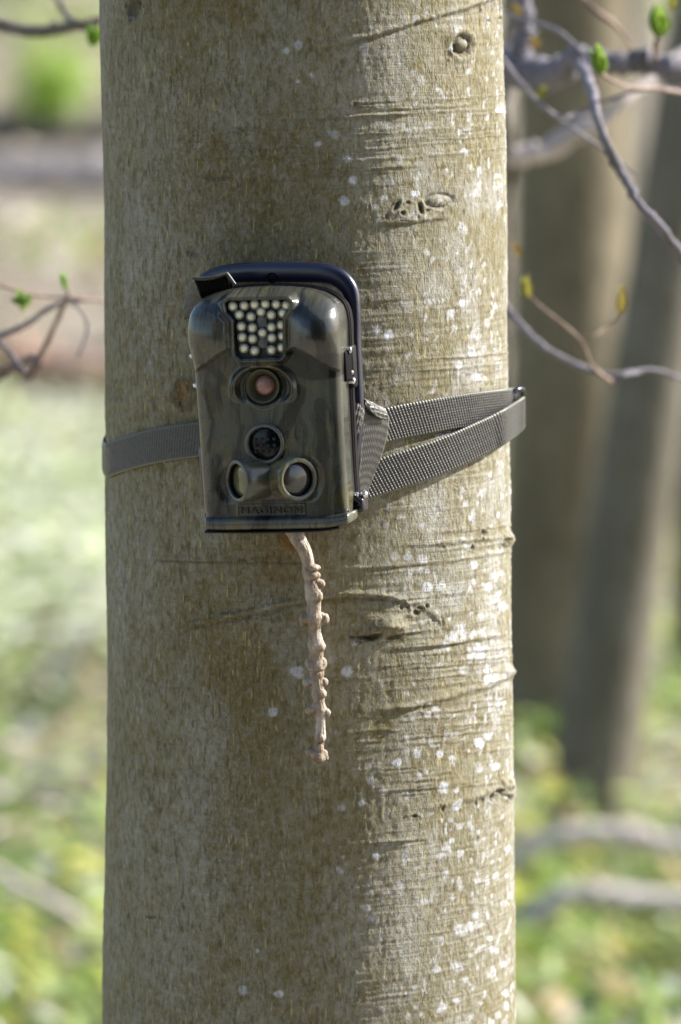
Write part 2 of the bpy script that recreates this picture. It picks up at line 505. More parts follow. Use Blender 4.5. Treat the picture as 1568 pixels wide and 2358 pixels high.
LICHEN += [(683, 1547, 16), (628, 1640, 13), (558, 2281, 12), (642, 2289, 9), (592, 2190, 5), (660, 118, 9), (686, 103, 11), (716, 172, 10), (686, 185, 6), (300, 40, 5), (770, 310, 13), (735, 330, 8), (800, 365, 9), (885, 455, 7), (900, 420, 11), (985, 290, 10), (1150, 250, 12)]

LINES = [  # polyline, ridge height mm, ridge width px, groove strength, dark colour
    ([(690, 108), (780, 98), (870, 76), (960, 48), (1060, 18), (1170, -18)], 1.1, 6, 0.5, 0.5),
    ([(740, 1312), (900, 1303), (1000, 1295), (1090, 1283), (1185, 1266)], 0.7, 4, 0.4, 0.25),
    ([(885, 1258), (1000, 1252), (1100, 1242), (1185, 1236)], 0.6, 5, 0.5, 0.3),
    ([(300, 1283), (450, 1288), (600, 1290), (720, 1291)], 0.5, 4, 0.6, 0.75),
    ([(380, 1462), (450, 1434), (560, 1412), (640, 1392), (720, 1376), (800, 1368), (880, 1370), (935, 1382), (950, 1392)], 1.5, 6, 0.7, 0.45),
    ([(935, 1378), (970, 1395), (1000, 1412), (1040, 1450)], 0.8, 9, 0.9, 0.5),
    ([(800, 1463), (840, 1458), (878, 1462)], 1.4, 7, 1.3, 0.8),
    ([(890, 1494), (980, 1486), (1060, 1476), (1180, 1457)], 0.9, 5, 0.6, 0.35),
    ([(840, 1641), (938, 1627), (1031, 1605), (1125, 1578), (1190, 1545)], 1.2, 7, 0.4, 0.35),
    ([(960, 1862), (1040, 1850), (1094, 1836), (1140, 1816), (1190, 1796)], 1.1, 7, 0.5, 0.4),
    ([(820, 1430), (900, 1422), (960, 1415)], 0.7, 5, 0.5, 0.3),
    ([(780, 1400), (850, 1398), (900, 1402)], 0.6, 4, 0.6, 0.3),
    ([(830, 510), (900, 512), (960, 506), (1040, 498)], 0.7, 5, 0.8, 0.5),
    ([(560, 405), (640, 410), (700, 408)], 0.3, 4, 0.4, 0.35),
    ([(310, 1570), (400, 1578), (470, 1582)], 0.3, 4, 0.3, 0.4),
]
rl = np.random.default_rng(3)
for (y0, y1, x0, x1, cnt) in [(235, 420, 600, 1175, 26), (290, 460, 330, 900, 12), (820, 915, 840, 1175, 12), (1390, 1500, 730, 960, 12), (1490, 1600, 820, 1160, 12), (1640, 1850, 740, 1175, 24), (1230, 1290, 900, 1175, 4), (1560, 1600, 640, 800, 3), (1900, 2120, 700, 1170, 7)]:
    for _ in range(int(cnt * 1.6)):
        y = rl.uniform(y0, y1); L = rl.uniform(90, 330); x = rl.uniform(x0, max(x0 + 10, x1 - L * 0.6))
        p = []
        for k_ in range(6):
            xx = x + L * k_ / 5
            yy = y - 0.045 * (xx - 705) - 0.00006 * max(0, xx - 705) ** 2 + rl.normal(0, 1.2)
            p.append((xx, yy))
        LINES.append((p, rl.uniform(0.25, 0.62), rl.uniform(1.4, 2.5), 0.25, 0.25))

def trunk_relief(X, Y, S, Z):
    """height in mm, lichen, dark, rust, moss; X,Y photo coordinates of the skin, S arc length, Z height (metres)"""
    n = len(X)
    h = np.zeros(n); li = np.zeros(n); dk = np.zeros(n); ru = np.zeros(n)
    h += 4.0 * (fbm(S * 14 + 9, Z * 9 + 3, 21, 3) - 0.5)
    h += 0.5 * (fbm(S * 90 + 9, Z * 60 + 3, 25, 3) - 0.5)
    h += 0.5 * (fbm(S * 520, Z * 260, 27, 3) - 0.5) * (0.6 + 0.8 * fbm(S * 22, Z * 22, 29, 2))
    h += (0.15 + 0.7 * smooth(0.42, 0.62, fbm(S * 9, Z * 26, 37, 3))) * (fbm(S * 22 + 4, Z * 620 - S * 22, 33, 3) - 0.5)
    wob = 9 * (fbm(S * 160, Z * 160, 31, 3) - 0.5)
    for pts, a, wd, gr, dc in LINES:
        d, f = seg_dist(X, Y + wob * 0.6, pts)
        m = (np.abs(d) < wd * 5) & (f > 0)
        if not m.any(): continue
        dd = d[m] / wd; ff = f[m]
        brk = 0.65 + 0.35 * smooth(0.3, 0.6, vnoise(S[m] * 130, Z[m] * 130, 41))
        h[m] += ff * brk * a * (np.exp(-dd ** 2) - gr * np.exp(-((dd - 1.7) / 0.9) ** 2))
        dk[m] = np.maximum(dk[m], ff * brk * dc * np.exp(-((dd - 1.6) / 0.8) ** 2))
    def blob(cx, cy, rx, ry, rot=0):
        ca, sa = math.cos(rot), math.sin(rot)
        u = ((X - cx) * ca + (Y - cy) * sa) / rx; v = (-(X - cx) * sa + (Y - cy) * ca) / ry
        return np.hypot(u, v)
    jag = 0.55 * (fbm(S * 420, Z * 420, 51, 3) - 0.5)
    def hole(cx, cy, rx, ry, depth, dark=1.0, rot=0, rim=0.5):
        nonlocal h, dk
        q = blob(cx, cy, rx, ry, rot) + 2.2 * jag
        depth *= 0.75
        h -= depth * (1 - smooth(0.3, 1.05, q)); h += rim * np.exp(-((q - 1.35) / 0.28) ** 2)
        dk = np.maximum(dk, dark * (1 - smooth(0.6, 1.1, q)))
    def bump(cx, cy, rx, ry, height, rot=0):
        nonlocal h
        q = blob(cx, cy, rx, ry, rot) + 0.4 * jag
        h += height * np.exp(-q ** 2)
    # branch scar under the big arch
    bump(888, 1440, 34, 17, 7.0, -0.25); bump(915, 1445, 22, 12, 2.5)
    hole(862, 1466, 20, 8, 3.5, 0.95, -0.35); hole(825, 1468, 26, 5, 2.0, 0.9)
    hole(905, 1468, 18, 5, 1.5, 0.8, -0.1)
    bump(830, 1482, 16, 5, 1.4)
    hole(968, 1400, 9, 5, 1.2, .9); hole(985, 1397, 5, 6, 1.2, .95); hole(958, 1412, 8, 7, 1.0, .8); hole(940, 1402, 5, 10, 1, .7); hole(1022, 1433, 3, 10, 1.0, .7)
    hole(925, 1398, 4, 9, .8, .6); hole(1003, 1430, 9, 4, .8, .6)
    # two-eyed scar at the upper right
    hole(912, 474, 5, 15, 1.6, 0.95, 0.5); hole(924, 490, 7, 6, 1.4, 0.9); hole(938, 467, 6, 4, 1, .7)
    hole(966, 478, 8, 14, 2.2, 1.0, -0.2); hole(984, 484, 12, 4, 1.2, 0.8)
    q = blob(1010, 462, 30, 15, -0.05) + 0.25 * jag
    nz = vnoise(S * 300, Z * 300, 55)
    dk = np.maximum(dk, 0.95 * nz * np.exp(-((q - 1) / 0.17) ** 2)); h += -1.2 * np.exp(-((q - 1) / 0.2) ** 2) + 1.1 * np.exp(-(q / 0.6) ** 2)
    q = blob(1010, 462, 14, 6, -0.05) + 0.25 * jag
    dk = np.maximum(dk, 0.4 * np.exp(-((q - 1) / 0.2) ** 2))
    for x, y, a, b in [(960, 500, 3, 9), (990, 498, 2, 10), (1016, 494, 3, 9), (1036, 488, 2, 11), (1066, 490, 3, 8), (930, 508, 16, 4), (850, 478, 3, 9), (890, 500, 3, 9), (820, 480, 2, 8)]:
        hole(x, y, a, b, 0.7, 0.7, 0, 0.2)
    bump(950, 497, 60, 22, 1.3)
    # round knot at the top right
    q = blob(1062, 104, 20, 22) + 0.5 * jag
    h += 1.5 * np.exp(-(q / 0.55) ** 2) - 2.2 * np.exp(-((q - 0.85) / 0.25) ** 2) + 0.9 * np.exp(-((q - 1.5) / 0.3) ** 2)
    dk = np.maximum(dk, 0.9 * np.exp(-((q - 0.85) / 0.22) ** 2))
    hole(1075, 108, 5, 14, 1.5, 0.95); hole(1045, 118, 8, 4, 1, 0.9); hole(1030, 140, 3, 6, .6, .8)
    for x, y, a, b in [(1105, 25, 3, 14), (1125, 48, 5, 5), (1140, 10, 3, 12), (1150, 42, 4, 5), (1152, 15, 3, 16)]:
        hole(x, y, a, b, 0.9, 0.8, 0, 0.3)
    # pinholes
    hole(1116, 1228, 6, 7, 1.8, 1.0); hole(1090, 1262, 6, 7, 1.6, 0.95); hole(1024, 1262, 4, 5, .8, .6); hole(1111, 1242, 3, 5, .6, .7)
    # ragged scar at the right edge
    for x, y, a, b in [(1146, 1822, 10, 6), (1160, 1832, 14, 5), (1152, 1806, 4, 9), (1174, 1815, 6, 5), (1130, 1838, 4, 8), (1112, 1842, 3, 9), (1095, 1850, 3, 8), (1170, 1838, 6, 6), (1020, 1862, 4, 10), (1168, 1800, 4, 4), (955, 1880, 12, 3)]:
        hole(x, y, a, b, 1.4, 0.9, 0.15, 0.5)
    bump(1164, 1815, 22, 20, 2.2)
    for x, y, a, b in [(1163, 1245, 6, 8), (1172, 1236, 3, 6), (1158, 1256, 5, 3)]:
        hole(x, y, a, b, 1.2, 0.85, 0, 0.6)
    bump(1168, 1242, 14, 14, 2.8); bump(1172, 1546, 12, 12, 2.8)
    for x in range(1120, 1176, 9):
        hole(x, 1600 + rl.uniform(-8, 8), 2, rl.uniform(8, 16), 0.6, 0.5, 0.15, 0.1)
    # left, shaded side
    q = blob(418, 908, 24, 36) + 0.7 * jag
    h += 0.9 * np.exp(-((q - 1) / 0.3) ** 2) - 0.8 * (1 - smooth(0.2, 0.9, q))
    dk = np.maximum(dk, 0.55 * np.exp(-((q - 0.95) / 0.22) ** 2)); ru = np.maximum(ru, 0.6 * (1 - smooth(0.5, 1.2, q)))
    hole(430, 895, 4, 10, 1, .8); hole(412, 930, 3, 14, 1, .7)
    hole(302, 18, 18, 30, 2.0, 0.75); hole(445, 586, 22, 8, 0.7, 0.5, .2); hole(500, 410, 34, 7, .6, .5, -0.05); hole(340, 1568, 4, 9, .5, .4)
    hole(262, 1290, 3, 3, .4, .5); hole(745, 1558 , 5, 3, .5, .5); hole(295, 2108, 3, 9, .4, .6); hole(345, 3670*0+2112, 14, 4, .5, .6)
    hole(735, 1405, 3, 18, .5, .5); hole(640, 1425, 12, 9, .4, .35)
    for (x, y, s) in [(560, 1290, 16), (515, 1412, 12)]:
        hole(x, y, s, 3, .5, .6)
    # rusty growth where the twig leaves the bark
    q = blob(668, 1236, 44, 30, 0.9) + 0.5 * jag
    ru = np.maximum(ru, 1 - smooth(0.5, 1.25, q)); h += 3.5 * np.exp(-q ** 2)
    q = blob(640, 1300, 70, 70)
    ru = np.maximum(ru, 0.25 * (1 - smooth(0.3, 1.2, q)))
    # lichen spots
    edge = 1.5 * (fbm(S * 260, Z * 330, 61, 4) - 0.5)
    for x, y, r in LICHEN:
        m = (np.abs(X - x) < r * 1.8) & (np.abs(Y - y) < r * 1.8)
        if m.any():
            op = 0.45 + 0.55 * ((x * 7.13 + y * 3.7) % 1.0)
            q = np.hypot(X[m] - x, Y[m] - y) / (1.05 * r) + edge[m]
            li[m] = np.maximum(li[m], op * (1 - smooth(0.55, 1.05, q)))
    # finer scatter of lichen, densest towards the right
    fr = smooth(700, 1150, X)
    s = fbm(S * 200 + 5, Z * 200 + 5, 71, 3)
    li = np.maximum(li, 0.7 * smooth(0.745 - 0.085 * fr, 0.83 - 0.085 * fr, s) * (0.25 + 0.75 * fr))
    s2 = fbm(S * 55 + 5, Z * 40 + 5, 75, 4)
    li = np.maximum(li, 0.28 * fr * smooth(0.5, 0.72, s2))
    h += 0.12 * li
    # brown-green film, strongest in a vertical band left of the middle
    moss = (0.25 + 0.75 * np.exp(-((X - 560) / 190) ** 2)) * smooth(0.32, 0.68, fbm(S * 30 + 3, Z * 16 + 3, 81, 4)) * (1 - 0.55 * fr)
    moss *= 0.45 + 0.55 * (1 - smooth(1500, 2100, Y))
    return h, li, dk, ru, np.clip(moss, 0, 1)

def build_trunk(parent):
    zc = float(P(784, 1179, -0.11)[2])
    z = np.concatenate([np.arange(-0.3, 0.90, 0.04), np.arange(0.90, 1.60, 0.0008), np.arange(1.60, 3.0, 0.05), np.arange(3.0, 9.6, 0.3)])
    thf = np.arange(-R(104), R(104), 0.0068)
    thb = np.arange(R(104), 2 * math.pi - R(104), 0.09)
    th = np.concatenate([thf, thb])
    cx, rr = trunk_xr(z)
    flare = 0.11 * np.exp(-np.clip(z + 0.05, 0, None) / 0.16)
    taper = 1 - 0.09 * np.clip(z - 2, 0, 10)
    rr = rr * taper + flare
    Zg, Tg = np.meshgrid(z, th, indexing='ij')
    cxg = np.repeat(cx[:, None], len(th), 1); rg = np.repeat(rr[:, None], len(th), 1)
    rg = rg + flare[:, None] * 0.5 * np.cos(Tg * 5 + 0.7)
    base = np.stack([cxg + rg * np.sin(Tg), -rg * np.cos(Tg), Zg], -1).reshape(-1, 3)
    X, Y = proj(base)
    back = np.abs(((Tg.ravel() + math.pi) % (2 * math.pi)) - math.pi) > R(93)
    X = np.where(back, 3000 + 600 * np.sin(Tg.ravel()), X)
    h, li, dk, ru, mo = trunk_relief(X, Y, (Tg * 0.113).ravel(), Zg.ravel())
    # the back of the trunk: its own scatter of lichen
    sb = fbm((Tg * 0.113).ravel() * 200 + 60, Zg.ravel() * 200 + 5, 75, 3)
    li = np.where(back, 0.8 * smooth(0.66, 0.72, sb), li)
    amp = 0.001 * h
    d = np.stack([np.sin(Tg), -np.cos(Tg), 0 * Tg], -1).reshape(-1, 3)
    v = base + d * amp[:, None]
    f = gridf(len(z), len(th), True, flip=False)
    o = mesh('trunk', v, f, M_BARK, parent, attrs={'lichen': li, 'dark': dk, 'rust': ru, 'moss': mo})
    return o

beech = empty('beech_tree', (0, 0, 0))
tag(beech, 'smooth grey-green beech trunk in the middle with white lichen spots and the camera strapped on', 'tree')
build_trunk(beech)
# limbs high above the frame
for k_, (a, z0, L) in enumerate([(0.6, 4.2, 2.4), (2.3, 5.0, 2.6), (4.2, 5.7, 2.2), (5.4, 6.6, 2.0), (1.4, 7.4, 1.6), (3.3, 8.2, 1.4), (0.2, 9.0, 1.0)]):
    p0 = np.array([-0.02, 0, z0]); dr = np.array([math.cos(a), math.sin(a), 0])
    tube('limb', [p0, p0 + dr * L * 0.3 + [0, 0, .2 * L], p0 + dr * L * 0.65 + [0, 0, .55 * L], p0 + dr * L + [0, 0, .95 * L]], [0.045, 0.03, 0.018, 0.004], M_BEECH, beech, 8, 12)

# ------------------------------------------------------------------ knobbly twig growing under the camera
def build_twig(parent):
    c4 = lambda x, y: (575.6 + .249 * x, 1197 + .249 * y)
    path = [(385, 60, 17, 0.004), (420, 130, 15, .006), (470, 220, 13, .009), (520, 320, 13, .011), (550, 480, 14, .012), (572, 620, 15, .0125), (590, 750, 15, .0125), (592, 900, 14, .0125), (600, 1060, 13.5, .012),
            (615, 1200, 14, .012), (615, 1350, 16, .012), (622, 1500, 13, .0125), (635, 1650, 12, .013), (650, 1780, 10, .0135), (654, 1950, 10, .0135), (643, 2080, 9, .013), (628, 2190, 9, .013)]
    px = 2.37e-4
    bmv, bmf = [], []
    tips = []
    pts = []; rad = []
    pa = np.array(path)
    sil = [(60, 66), (130, 62), (220, 54), (330, 48), (430, 44), (480, 56), (530, 52), (560, 44), (620, 58), (700, 60), (760, 52), (850, 52), (900, 66), (960, 60), (1010, 46), (1060, 48), (1150, 62), (1215, 52), (1290, 50), (1350, 68), (1385, 54), (1420, 56), (1460, 46), (1510, 50), (1560, 44), (1610, 50), (1660, 42), (1700, 40), (1760, 48), (1810, 38), (1860, 34), (1950, 36), (2010, 44), (2050, 34), (2110, 36), (2170, 56), (2225, 40)]
    for y, hw in sil:
        X, Y = c4(float(np.interp(y, pa[:, 1], pa[:, 0])), y)
        p, _ = T(X, Y, float(np.interp(y, pa[:, 1], pa[:, 3])))
        pts.append(p); rad.append(hw * 0.249 * px * 1.28)
    v, f = tube_vf(pts, rad, 16, 260)
    bmv.append(v); bmf += f
    n0 = len(v)
    def ball(x, y, r, dep=0.0, sx=1, sz=1):
        nonlocal n0
        X, Y = c4(x, y)
        j = int(np.argmin([abs(q[1] - y) for q in path]))
        p, _ = T(X, Y, path[j][3]); p = p + np.array([0, -dep, 0])
        tips.append((p + np.array([0, -0.3, -0.75]) * r * 0.249 * px * 1.4, r * 0.249 * px * 1.0))
        u = np.linspace(0.05, math.pi - 0.05, 9); a = np.linspace(0, 2 * math.pi, 12, endpoint=False)
        U, A = np.meshgrid(u, a, indexing='ij')
        rr = r * 0.249 * px * 1.42
        x = x
        s = np.stack([rr * sx * np.sin(U) * np.cos(A), rr * np.sin(U) * np.sin(A), rr * sz * np.cos(U)], -1).reshape(-1, 3) + p
        bmv.append(s); bmf.extend([tuple(np.array(q) + n0) for q in gridf(9, 12, True, flip=True)])
        bmf.append(tuple(n0 + k for k in range(12))); bmf.append(tuple(n0 + 96 + k for k in range(11, -1, -1)))
        n0 += len(s)
    K_ = [(585, 440, 50, .001, 1.0, .5), (575, 510, 52, .001, 1.1, .6), (648, 590, 34, 0, 1, .9), (615, 575, 34, 0, 1, .8), (620, 705, 46, .0015, .9, .9), (515, 915, 42, 0, 1.1, .9), (500, 960, 26, 0, 1, .9), (695, 918, 32, 0, .9, 1.2), (665, 890, 26, 0, 1, 1),
          (648, 1168, 42, .001, .9, .9), (625, 1200, 40, .0005, .9, .7), (560, 1330, 40, 0, 1, 1), (665, 1330, 40, 0, .9, 1.1), (610, 1370, 58, .0005, 1.1, .35), (620, 1425, 48, .001, 1, .8), (532, 1510, 34, 0, 1, .9), (560, 1490, 30, 0, 1, .8), (690, 1500, 27, 0, .9, 1.1), (665, 1485, 24, 0, 1, 1),
          (655, 1605, 40, .001, 1, .8), (560, 1760, 36, 0, 1.2, .9), (560, 1780, 28, 0, 1, .8), (605, 1730, 34, 0, 1, 1), (706, 1780, 28, 0, 1.1, 1), (710, 1800, 20, 0, 1, 1), (675, 1750, 26, 0, 1, 1), (655, 2015, 36, .001, 1, .9),
          (560, 2150, 34, 0, 1.1, .8), (600, 2170, 40, .001, 1, .8), (645, 2110, 34, .001, .8, 1.3), (690, 2170, 28, 0, .8, 1.2), (705, 2200, 18, 0, 1, 1.2), (640, 2200, 44, .001, 1, .8), (620, 2235, 30, 0, 1, .6), (545, 2165, 20, 0, 1, 1)]
    for q in K_:
        ball(*q)
    vv = np.vstack(bmv)
    me = bpy.data.meshes.new('twig_raw'); me.from_pydata([tuple(p) for p in vv.tolist()], [], [tuple(int(i) for i in q) for q in bmf])
    tmp = bpy.data.objects.new('twig_raw', me); COL.objects.link(tmp)
    md = tmp.modifiers.new('r', 'REMESH'); md.mode = 'VOXEL'; md.voxel_size = 0.00032
    ms = tmp.modifiers.new('s', 'SMOOTH'); ms.iterations = 5; ms.factor = 0.5
    dg = bpy.context.evaluated_depsgraph_get()
    out = bpy.data.meshes.new_from_object(tmp.evaluated_get(dg))
    bpy.data.objects.remove(tmp); bpy.data.meshes.remove(me)
    n = len(out.vertices)
    co = np.empty(n * 3, np.float32); out.vertices.foreach_get('co', co); co = co.reshape(-1, 3)
    nr = np.empty(n * 3, np.float32); out.vertices.foreach_get('normal', nr); nr = nr.reshape(-1, 3)
    ang = np.arctan2(nr[:, 0], -nr[:, 1]) * 0.004
    dsp = (fbm(ang * 900 + 30, co[:, 2] * 500, 91, 3) - 0.5) * 0.0006 + (fbm(ang * 2500 + 30, co[:, 2] * 300, 95, 2) - 0.5) * 0.00035
    co = co + nr * dsp[:, None]
    out.vertices.foreach_set('co', co.ravel())
    out.polygons.foreach_set('use_smooth', np.ones(len(out.polygons), bool))
    out.update()
    tipa = np.zeros(n, np.float32)
    for c_, rr_ in tips:
        d_ = np.linalg.norm(co - c_, axis=1) / rr_
        tipa = np.maximum(tipa, np.exp(-d_ ** 2))
    out.attributes.new('tip', 'FLOAT', 'POINT').data.foreach_set('value', tipa)
    o = link('twig', out, M_TWIG, parent)
    o.data.name = 'twig'
    o['label'] = 'knobbly pale brown twig hanging down below the camera'
build_twig(beech)

# ------------------------------------------------------------------ trail camera
YAW, ROLL = R(-12), R(-3.0)
O = P(626, 935, -0.176)
TCM = Matrix.Translation(Vector(O)) @ Matrix.Rotation(ROLL, 4, 'Y') @ Matrix.Rotation(YAW, 4, 'Z')
TCI = TCM.inverted()
tcam = empty('trail_camera')
tcam.matrix_world = TCM
tag(tcam, 'camouflage trail camera with a square of infrared LEDs strapped to the beech trunk', 'trail camera')
_ci = np.array(TCI @ Vector(CAM))
_R = np.array(TCI.to_3x3())
PX = 2.33e-4

def loc(X, Y, d=0.0):
    """photo point -> local point on the plane d metres in front of the face"""
    r = _R @ ray(X, Y)
    t = (-d - _ci[1]) / r[1]
    return _ci + r * t

c1 = lambda x, y: (391.4 + .3157 * x, 587.1 + .3157 * y)
c2 = lambda x, y: (402.9 + .3157 * x, 909.4 + .3157 * y)

OUT = [(612, 662), (560, 665), (520, 669), (490, 677), (466, 687), (450, 702), (442, 722), (439, 760), (442, 800), (449, 840), (452, 880), (457, 940), (461, 1000), (466, 1080), (471, 1150), (474, 1192),
       (560, 1191), (640, 1189), (740, 1187), (806, 1184), (803, 1140), (799, 1090), (796, 1040), (793, 980), (790, 920), (788, 860), (788, 800), (787, 750), (783, 722), (775, 702), (760, 687), (738, 675), (705, 667), (660, 663)]
OUTL = np.array([loc(x, y, -0.006)[[0, 2]] for x, y in OUT])
CEN = np.array([loc(622, 930, 0)[0], loc(622, 930, 0)[2]])

def radius_fn(poly, cen, n):
    """radius of a star-shaped outline at n equal angles (smoothed)"""
    m = len(poly)
    dense = []
    for i in range(m):
        a, b = poly[i], poly[(i + 1) % m]
        for t in np.linspace(0, 1, 40, endpoint=False):
            dense.append(a + (b - a) * t)
    dense = np.array(dense) - cen
    an = np.arctan2(dense[:, 1], dense[:, 0]); rr = np.hypot(dense[:, 0], dense[:, 1])
    o = np.argsort(an)
    th = np.linspace(-np.pi, np.pi, n, endpoint=False)
    r = np.interp(th, an[o], rr[o], period=2 * np.pi)
    k = np.array([1, 2, 3, 4, 3, 2, 1.]); k /= k.sum()
    for _ in range(2):
        r = np.convolve(np.concatenate([r[-3:], r, r[:3]]), k, 'valid')
    return th, r

def px_of(u, w_):
    """local face coordinates -> photo coordinates on the face plane"""
    p = np.stack([u, 0 * u, w_], -1)
    Rm = np.array(TCM.to_3x3()); t = np.array(TCM.translation)
    return proj(p @ Rm.T + t)

def poly_sd(X, Y, poly):
    """signed distance (negative inside) to a polygon in photo px"""
    P_ = np.array(poly, float); d = np.full(X.shape, 1e9); ins = np.zeros(X.shape, bool)
    for i in range(len(P_)):
        a, b = P_[i], P_[(i + 1) % len(P_)]
        e = b - a; wx = X - a[0]; wy = Y - a[1]
        t = np.clip((wx * e[0] + wy * e[1]) / (e @ e), 0, 1)
        d = np.minimum(d, np.hypot(wx - e[0] * t, wy - e[1] * t))
        c = ((a[1] > Y) != (b[1] > Y)) & (X < (b[0] - a[0]) * (Y - a[1]) / (b[1] - a[1] + 1e-12) + a[0])
        ins ^= c
    return np.where(ins, -d, d)

LEDPOLY = [c1(418, 345), c1(440, 328), c1(870, 322), c1(893, 345), c1(888, 385), c1(840, 450), c1(838, 720), c1(820, 742), c1(530, 752), c1(492, 725), c1(482, 470), c1(430, 410)]

def camo(X, Y, depth_like=None):
    n1 = fbm(X * 0.016 + 3, Y * 0.010 + 3, 101, 4)
    base = np.array([0.066, 0.069, 0.056])[None] * (0.7 + 0.6 * n1[:, None])
    n2 = fbm(X * 0.012 + 13, Y * 0.008 + 9, 111, 3)
    base = base * (1 - 0.35 * smooth(0.5, 0.7, n2)[:, None])
    # warm tint in places
    n3 = fbm(X * 0.02 + 1, Y * 0.02 + 5, 121, 3)
    base = base + np.array([0.03, 0.018, -0.012])[None] * smooth(0.5, 0.75, n3)[:, None]
    # wood-grain strokes: thin dark lines running mostly down
    wx = X + 26 * (fbm(X * 0.01 + 50, Y * 0.007 + 50, 131, 3) - 0.5) * 2 + 5 * (fbm(X * 0.05, Y * 0.03, 135, 2) - 0.5)
    reg_ = smooth(0.36, 0.6, fbm(X * 0.011 + 20, Y * 0.006 + 20, 151, 3))
    g = vnoise(wx * 0.30 + 7, Y * 0.024 + 3, 141)
    g2 = vnoise(wx * 0.52 + 70, Y * 0.032 + 33, 145)
    g3 = vnoise(wx * 0.10 + 30, Y * 0.012 + 13, 147)
    st = np.maximum(smooth(0.72, 0.9, g), 0.75 * smooth(0.72, 0.9, g2)) * (0.25 + 0.75 * reg_)
    base = base * (1 - 0.72 * st[:, None])
    base = base * (1 - 0.38 * smooth(0.62, 0.72, g3)[:, None] * reg_[:, None])
    hl = np.maximum(0, 1 - g2 / 0.2) * reg_
    base = base * (1 + 0.35 * hl[:, None])
    return base

BANDS = [  # printed dark limbs of the pattern: polyline (photo px), half width px, strength
    ([(690, 900), (672, 950), (655, 985), (640, 1020), (632, 1060), (628, 1110), (612, 1180), (598, 1215)], 17, 0.55),
    ([(668, 830), (720, 850), (770, 840)], 30, 0.5),
    ([(700, 720), (740, 750), (760, 800), (758, 850)], 20, 0.5),
    ([(455, 830), (500, 860), (540, 900)], 9, 0.35),
    ([(560, 980), (545, 1040), (530, 1090)], 7, 0.4),
    ([(735, 930), (745, 1020), (738, 1100), (745, 1180)], 14, 0.45),
    ([(500, 1050), (520, 1120), (500, 1180)], 6, 0.45),
    ([(470, 900), (490, 970), (480, 1040)], 5, 0.45),
    ([(475, 700), (520, 720), (560, 800)], 10, 0.4),
]
def camo_bands(c, X, Y):
    wob = 8 * (fbm(X * 0.04, Y * 0.04, 161, 3) - 0.5)
    for pts, hw, s in BANDS:
        a = np.array(pts, float); d = np.full(X.shape, 1e9)
        for i in range(len(a) - 1):
            e = a[i + 1] - a[i]; t = np.clip(((X - a[i][0]) * e[0] + (Y - a[i][1]) * e[1]) / (e @ e), 0, 1)
            d = np.minimum(d, np.hypot(X - a[i][0] - e[0] * t, Y - a[i][1] - e[1] * t))
        c = c * (1 - min(0.8, s * 1.3) * (1 - smooth(hw * 0.85, hw * 1.05, d + wob))[:, None])
    return c

def face_height(X, Y, dist):
    """relief of the front cover in metres (0 = plane of the lower face); X,Y photo px, dist metres to the outline"""
    mm = 0.001
    # arch that separates the hood from the lower face
    ya = interp(X, [(430, 866), (457, 852), (480, 838), (510, 816), (535, 802), (560, 812), (605, 822), (655, 812), (685, 800), (715, 812), (742, 832), (766, 848), (800, 862)])
    hood = smooth(ya + 4, ya - 4, Y)
    hood = 1 - smooth(ya - 5, ya + 4, Y)
    side = smooth(560, 500, X) if False else (1 - smooth(500, 575, X)) + smooth(650, 720, X)
    bulge = 5.0 + 7.5 * np.clip(side, 0, 1) * np.exp(-((Y - 770) / 75.0) ** 2)
    bulge *= 0.45 + 0.55 * smooth(655, 735, Y)
    h = hood * bulge * mm
    # edge rounding, wide on the hood, a bevel on the lower part
    e = np.where(hood > 0.5, 13.0, 6.5) * mm
    e = 6.5 * mm + 7.5 * mm * hood
    t = np.clip(dist / e, 0, 1)
    drop = (1 - np.sqrt(np.clip(1 - (1 - t) ** 2, 0, 1)))
    h = h - drop * (5.5 * mm + hood * 7 * mm)
    # led bezel and recess
    sd = poly_sd(X, Y, LEDPOLY)
    bez = 1 - smooth(7, 20, sd)
    lvl = 6.2 * mm
    h = h * (1 - bez) + lvl * bez
    h = h + 1.3 * mm * np.exp(-((sd - 6) / 4.5) ** 2)
    h = np.where(sd < 0, h - 5.0 * mm * smooth(1.0, -3.0, -(-sd)) if False else h - 5.5 * mm * (1 - smooth(-3.0, 0.5, sd)), h)
    # eyebrow over the lens and the lens cone
    q = np.hypot((X - 606) / 70.0, (Y - 896) / 56.0)
    ab = np.where(Y < 905, 1.0, 1 - smooth(905, 930, Y))
    h = h + ab * (2.4 * mm * np.exp(-((q - 0.99) / 0.10) ** 2)) - ab * 3.2 * mm * (1 - smooth(0.80, 0.93, q))
    dl = np.hypot(X - 606, Y - 892)
    h = h - 4.0 * mm * (1 - smooth(24, 43, dl)) + 1.2 * mm * np.exp(-((dl - 45) / 3.5) ** 2)
    h = np.where(dl < 25, h - 2.5 * mm * (1 - smooth(20, 25, dl)), h)
    # light sensor ring in the middle
    dm = np.hypot(X - 612, Y - 1022)
    h = h + 2.8 * mm * (1 - smooth(43, 49, dm)) - 4.6 * mm * (1 - smooth(36, 40, dm))
    # shallow bowls for the two angled sensor barrels
    for bx, by, sx in ((530, 1108, 1), (712, 1104, -1)):
        db = np.hypot((X - bx) / 34.0, (Y - by) / 52.0)
        h = h - 0.8 * mm * (1 - smooth(0.65, 1.08, db))
    # saddle that joins the barrels under the ring
    db = np.hypot((X - 620) / 60.0, (Y - 1105) / 42.0)
    h = h + 2.5 * mm * (1 - smooth(0.5, 1.1, db)) * (1 - smooth(36, 49, -dm + 85) * 0)* smooth(38, 46, dm)
    # name plate outline
    pl = [(549, 1164), (700, 1162), (701, 1184), (549, 1187)]
    sp = poly_sd(X, Y, pl)
    h = h + 0.35 * mm * np.exp(-((sp - 1.5) / 1.6) ** 2)
    return h

